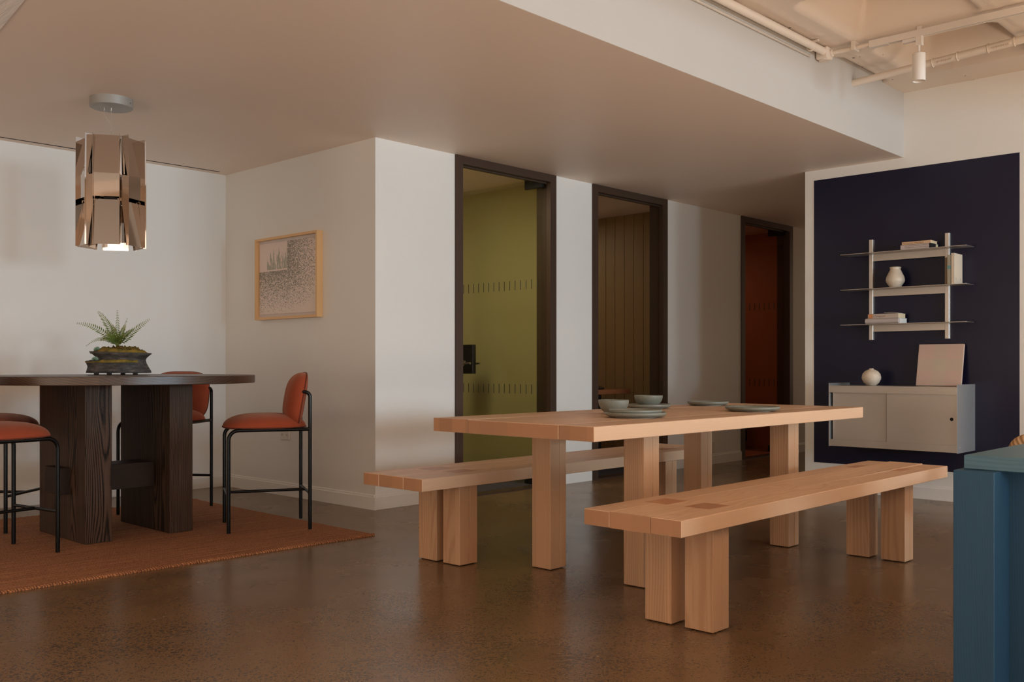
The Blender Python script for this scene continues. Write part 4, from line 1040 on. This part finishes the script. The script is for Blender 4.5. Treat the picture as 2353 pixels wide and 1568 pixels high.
# ------------------------------------------------------------------ blue table and knit chair
root = empty('blue_table', (3.5, 0.2, 0)); tag(root, 'blue stained wooden table cut by the right edge of the photo', 'table')
def relb(b): bmesh.ops.translate(b, verts=b.verts, vec=(-3.5, -0.2, 0)); return b
obj('tabletop', relb(box(2.712, 4.40, 0.08, 0.914, 0.6935, 0.7305, 0.002)), M['blue_x'], root)
for xa, xb_ in ((2.668, 2.790), (4.28, 4.402)):
    sx_ = 1 if xa < 3.5 else -1; xc = xb_ if sx_ > 0 else xa
    for ya, yb, yc in ((0.824, 0.926, 0.824), (0.068, 0.170, 0.170)):
        sy_ = -1 if ya > 0.5 else 1
        bm = box(xa, xb_, ya, yb, 0, 0.693, 0.0015)
        b2_ = bevbox(bm, min(xc, xc + sx_ * 0.11), max(xc, xc + sx_ * 0.11), min(yc - sy_ * 0.09, yc + sy_ * 0.13), max(yc - sy_ * 0.09, yc + sy_ * 0.13), 0, 0.6925, 0.0015)
        obj('leg', relb(bm), M['blue_z'], root)
# knit chair beyond it
root = empty('knit_chair', (4.81, 1.157, 0), rz=math.radians(195)); tag(root, 'tan knitted lounge chair behind the blue table', 'chair')
bm, out = pillow(0.52, 0.50, 0.07, 0.05, p=3.5)
obj('seat', bm, M['knit'], root, smooth=True, loc=(0.0, 0, 0.40))
bm, out = pillow(0.54, 0.36, 0.05, 0.035, p=4.0)
R3 = Matrix(((-0.14, 0, 0.99, -0.24), (0, -1, 0, 0), (0.99, 0, 0.14, 0.477), (0, 0, 0, 1)))
for v in bm.verts: v.co = R3 @ Vector((v.co.x, v.co.y, v.co.z + 0.5 * v.co.y ** 2))
obj('backrest', bm, M['knit'], root, smooth=True)
for x in (-0.2, 0.2):
    for y in (-0.2, 0.2):
        b = bmesh.new(); tube(b, [(x, y, 0), (x * 0.95, y * 0.95, 0.36)], [0.012, 0.018], 12); obj('leg', b, M['stub'], root)

# ------------------------------------------------------------------ things inside the rooms
root = empty('meeting_table', (7.2, 5.95, 0)); tag(root, 'brown topped table inside the board clad room', 'table')
obj('tabletop', box(-0.62, 0.55, -0.21, 1.2, 0.69, 0.735, 0.003), M['deskwood'], root)
obj('pedestal', box(-0.40, 0.35, 0.0, 0.9, 0.006, 0.69, 0.003), M['black'], root)
root = empty('conference_phone', (7.42, 5.93, 0.735)); tag(root, 'black star shaped conference phone on the brown table', 'phone')
bm = bmesh.new(); c0 = bm.verts.new((0, 0, 0.045)); c1 = bm.verts.new((0, 0, 0.0)); rg = []; rb = []
for k in range(12):
    a = 2 * PI * k / 12; r = 0.15 if k % 4 == 0 else (0.075 if k % 4 == 2 else 0.10)
    rg.append(bm.verts.new((r * math.cos(a), r * math.sin(a), 0.012))); rb.append(bm.verts.new((r * math.cos(a), r * math.sin(a), 0.0)))
for k in range(12):
    k2 = (k + 1) % 12; bm.faces.new((c0, rg[k], rg[k2])); bm.faces.new((rg[k], rb[k], rb[k2], rg[k2])); bm.faces.new((c1, rb[k2], rb[k]))
obj('body', bm, M['black'], root)
b = bmesh.new(); bevbox(b, -0.022, 0.022, -0.03, 0.03, 0.040, 0.048, 0.002); obj('keypad', b, M['greyplastic'], root)
root = empty('low_sofa', (9.75, 6.6, 0)); tag(root, 'low dark sofa inside the rust red room', 'sofa')
obj('base', box(-0.55, 0.42, -0.75, 0.75, 0.08, 0.20, 0.01), M['black'], root)
obj('cushion', box(-0.55, 0.42, -0.75, 0.75, 0.20, 0.36, 0.03, 3), col('dark_wool', (0.02, 0.015, 0.013), 0.9), root)
for x in (-0.5, 0.37):
    for y in (-0.7, 0.7): obj('leg', box(x - 0.02, x + 0.02, y - 0.02, y + 0.02, 0.006, 0.08), M['black'], root)
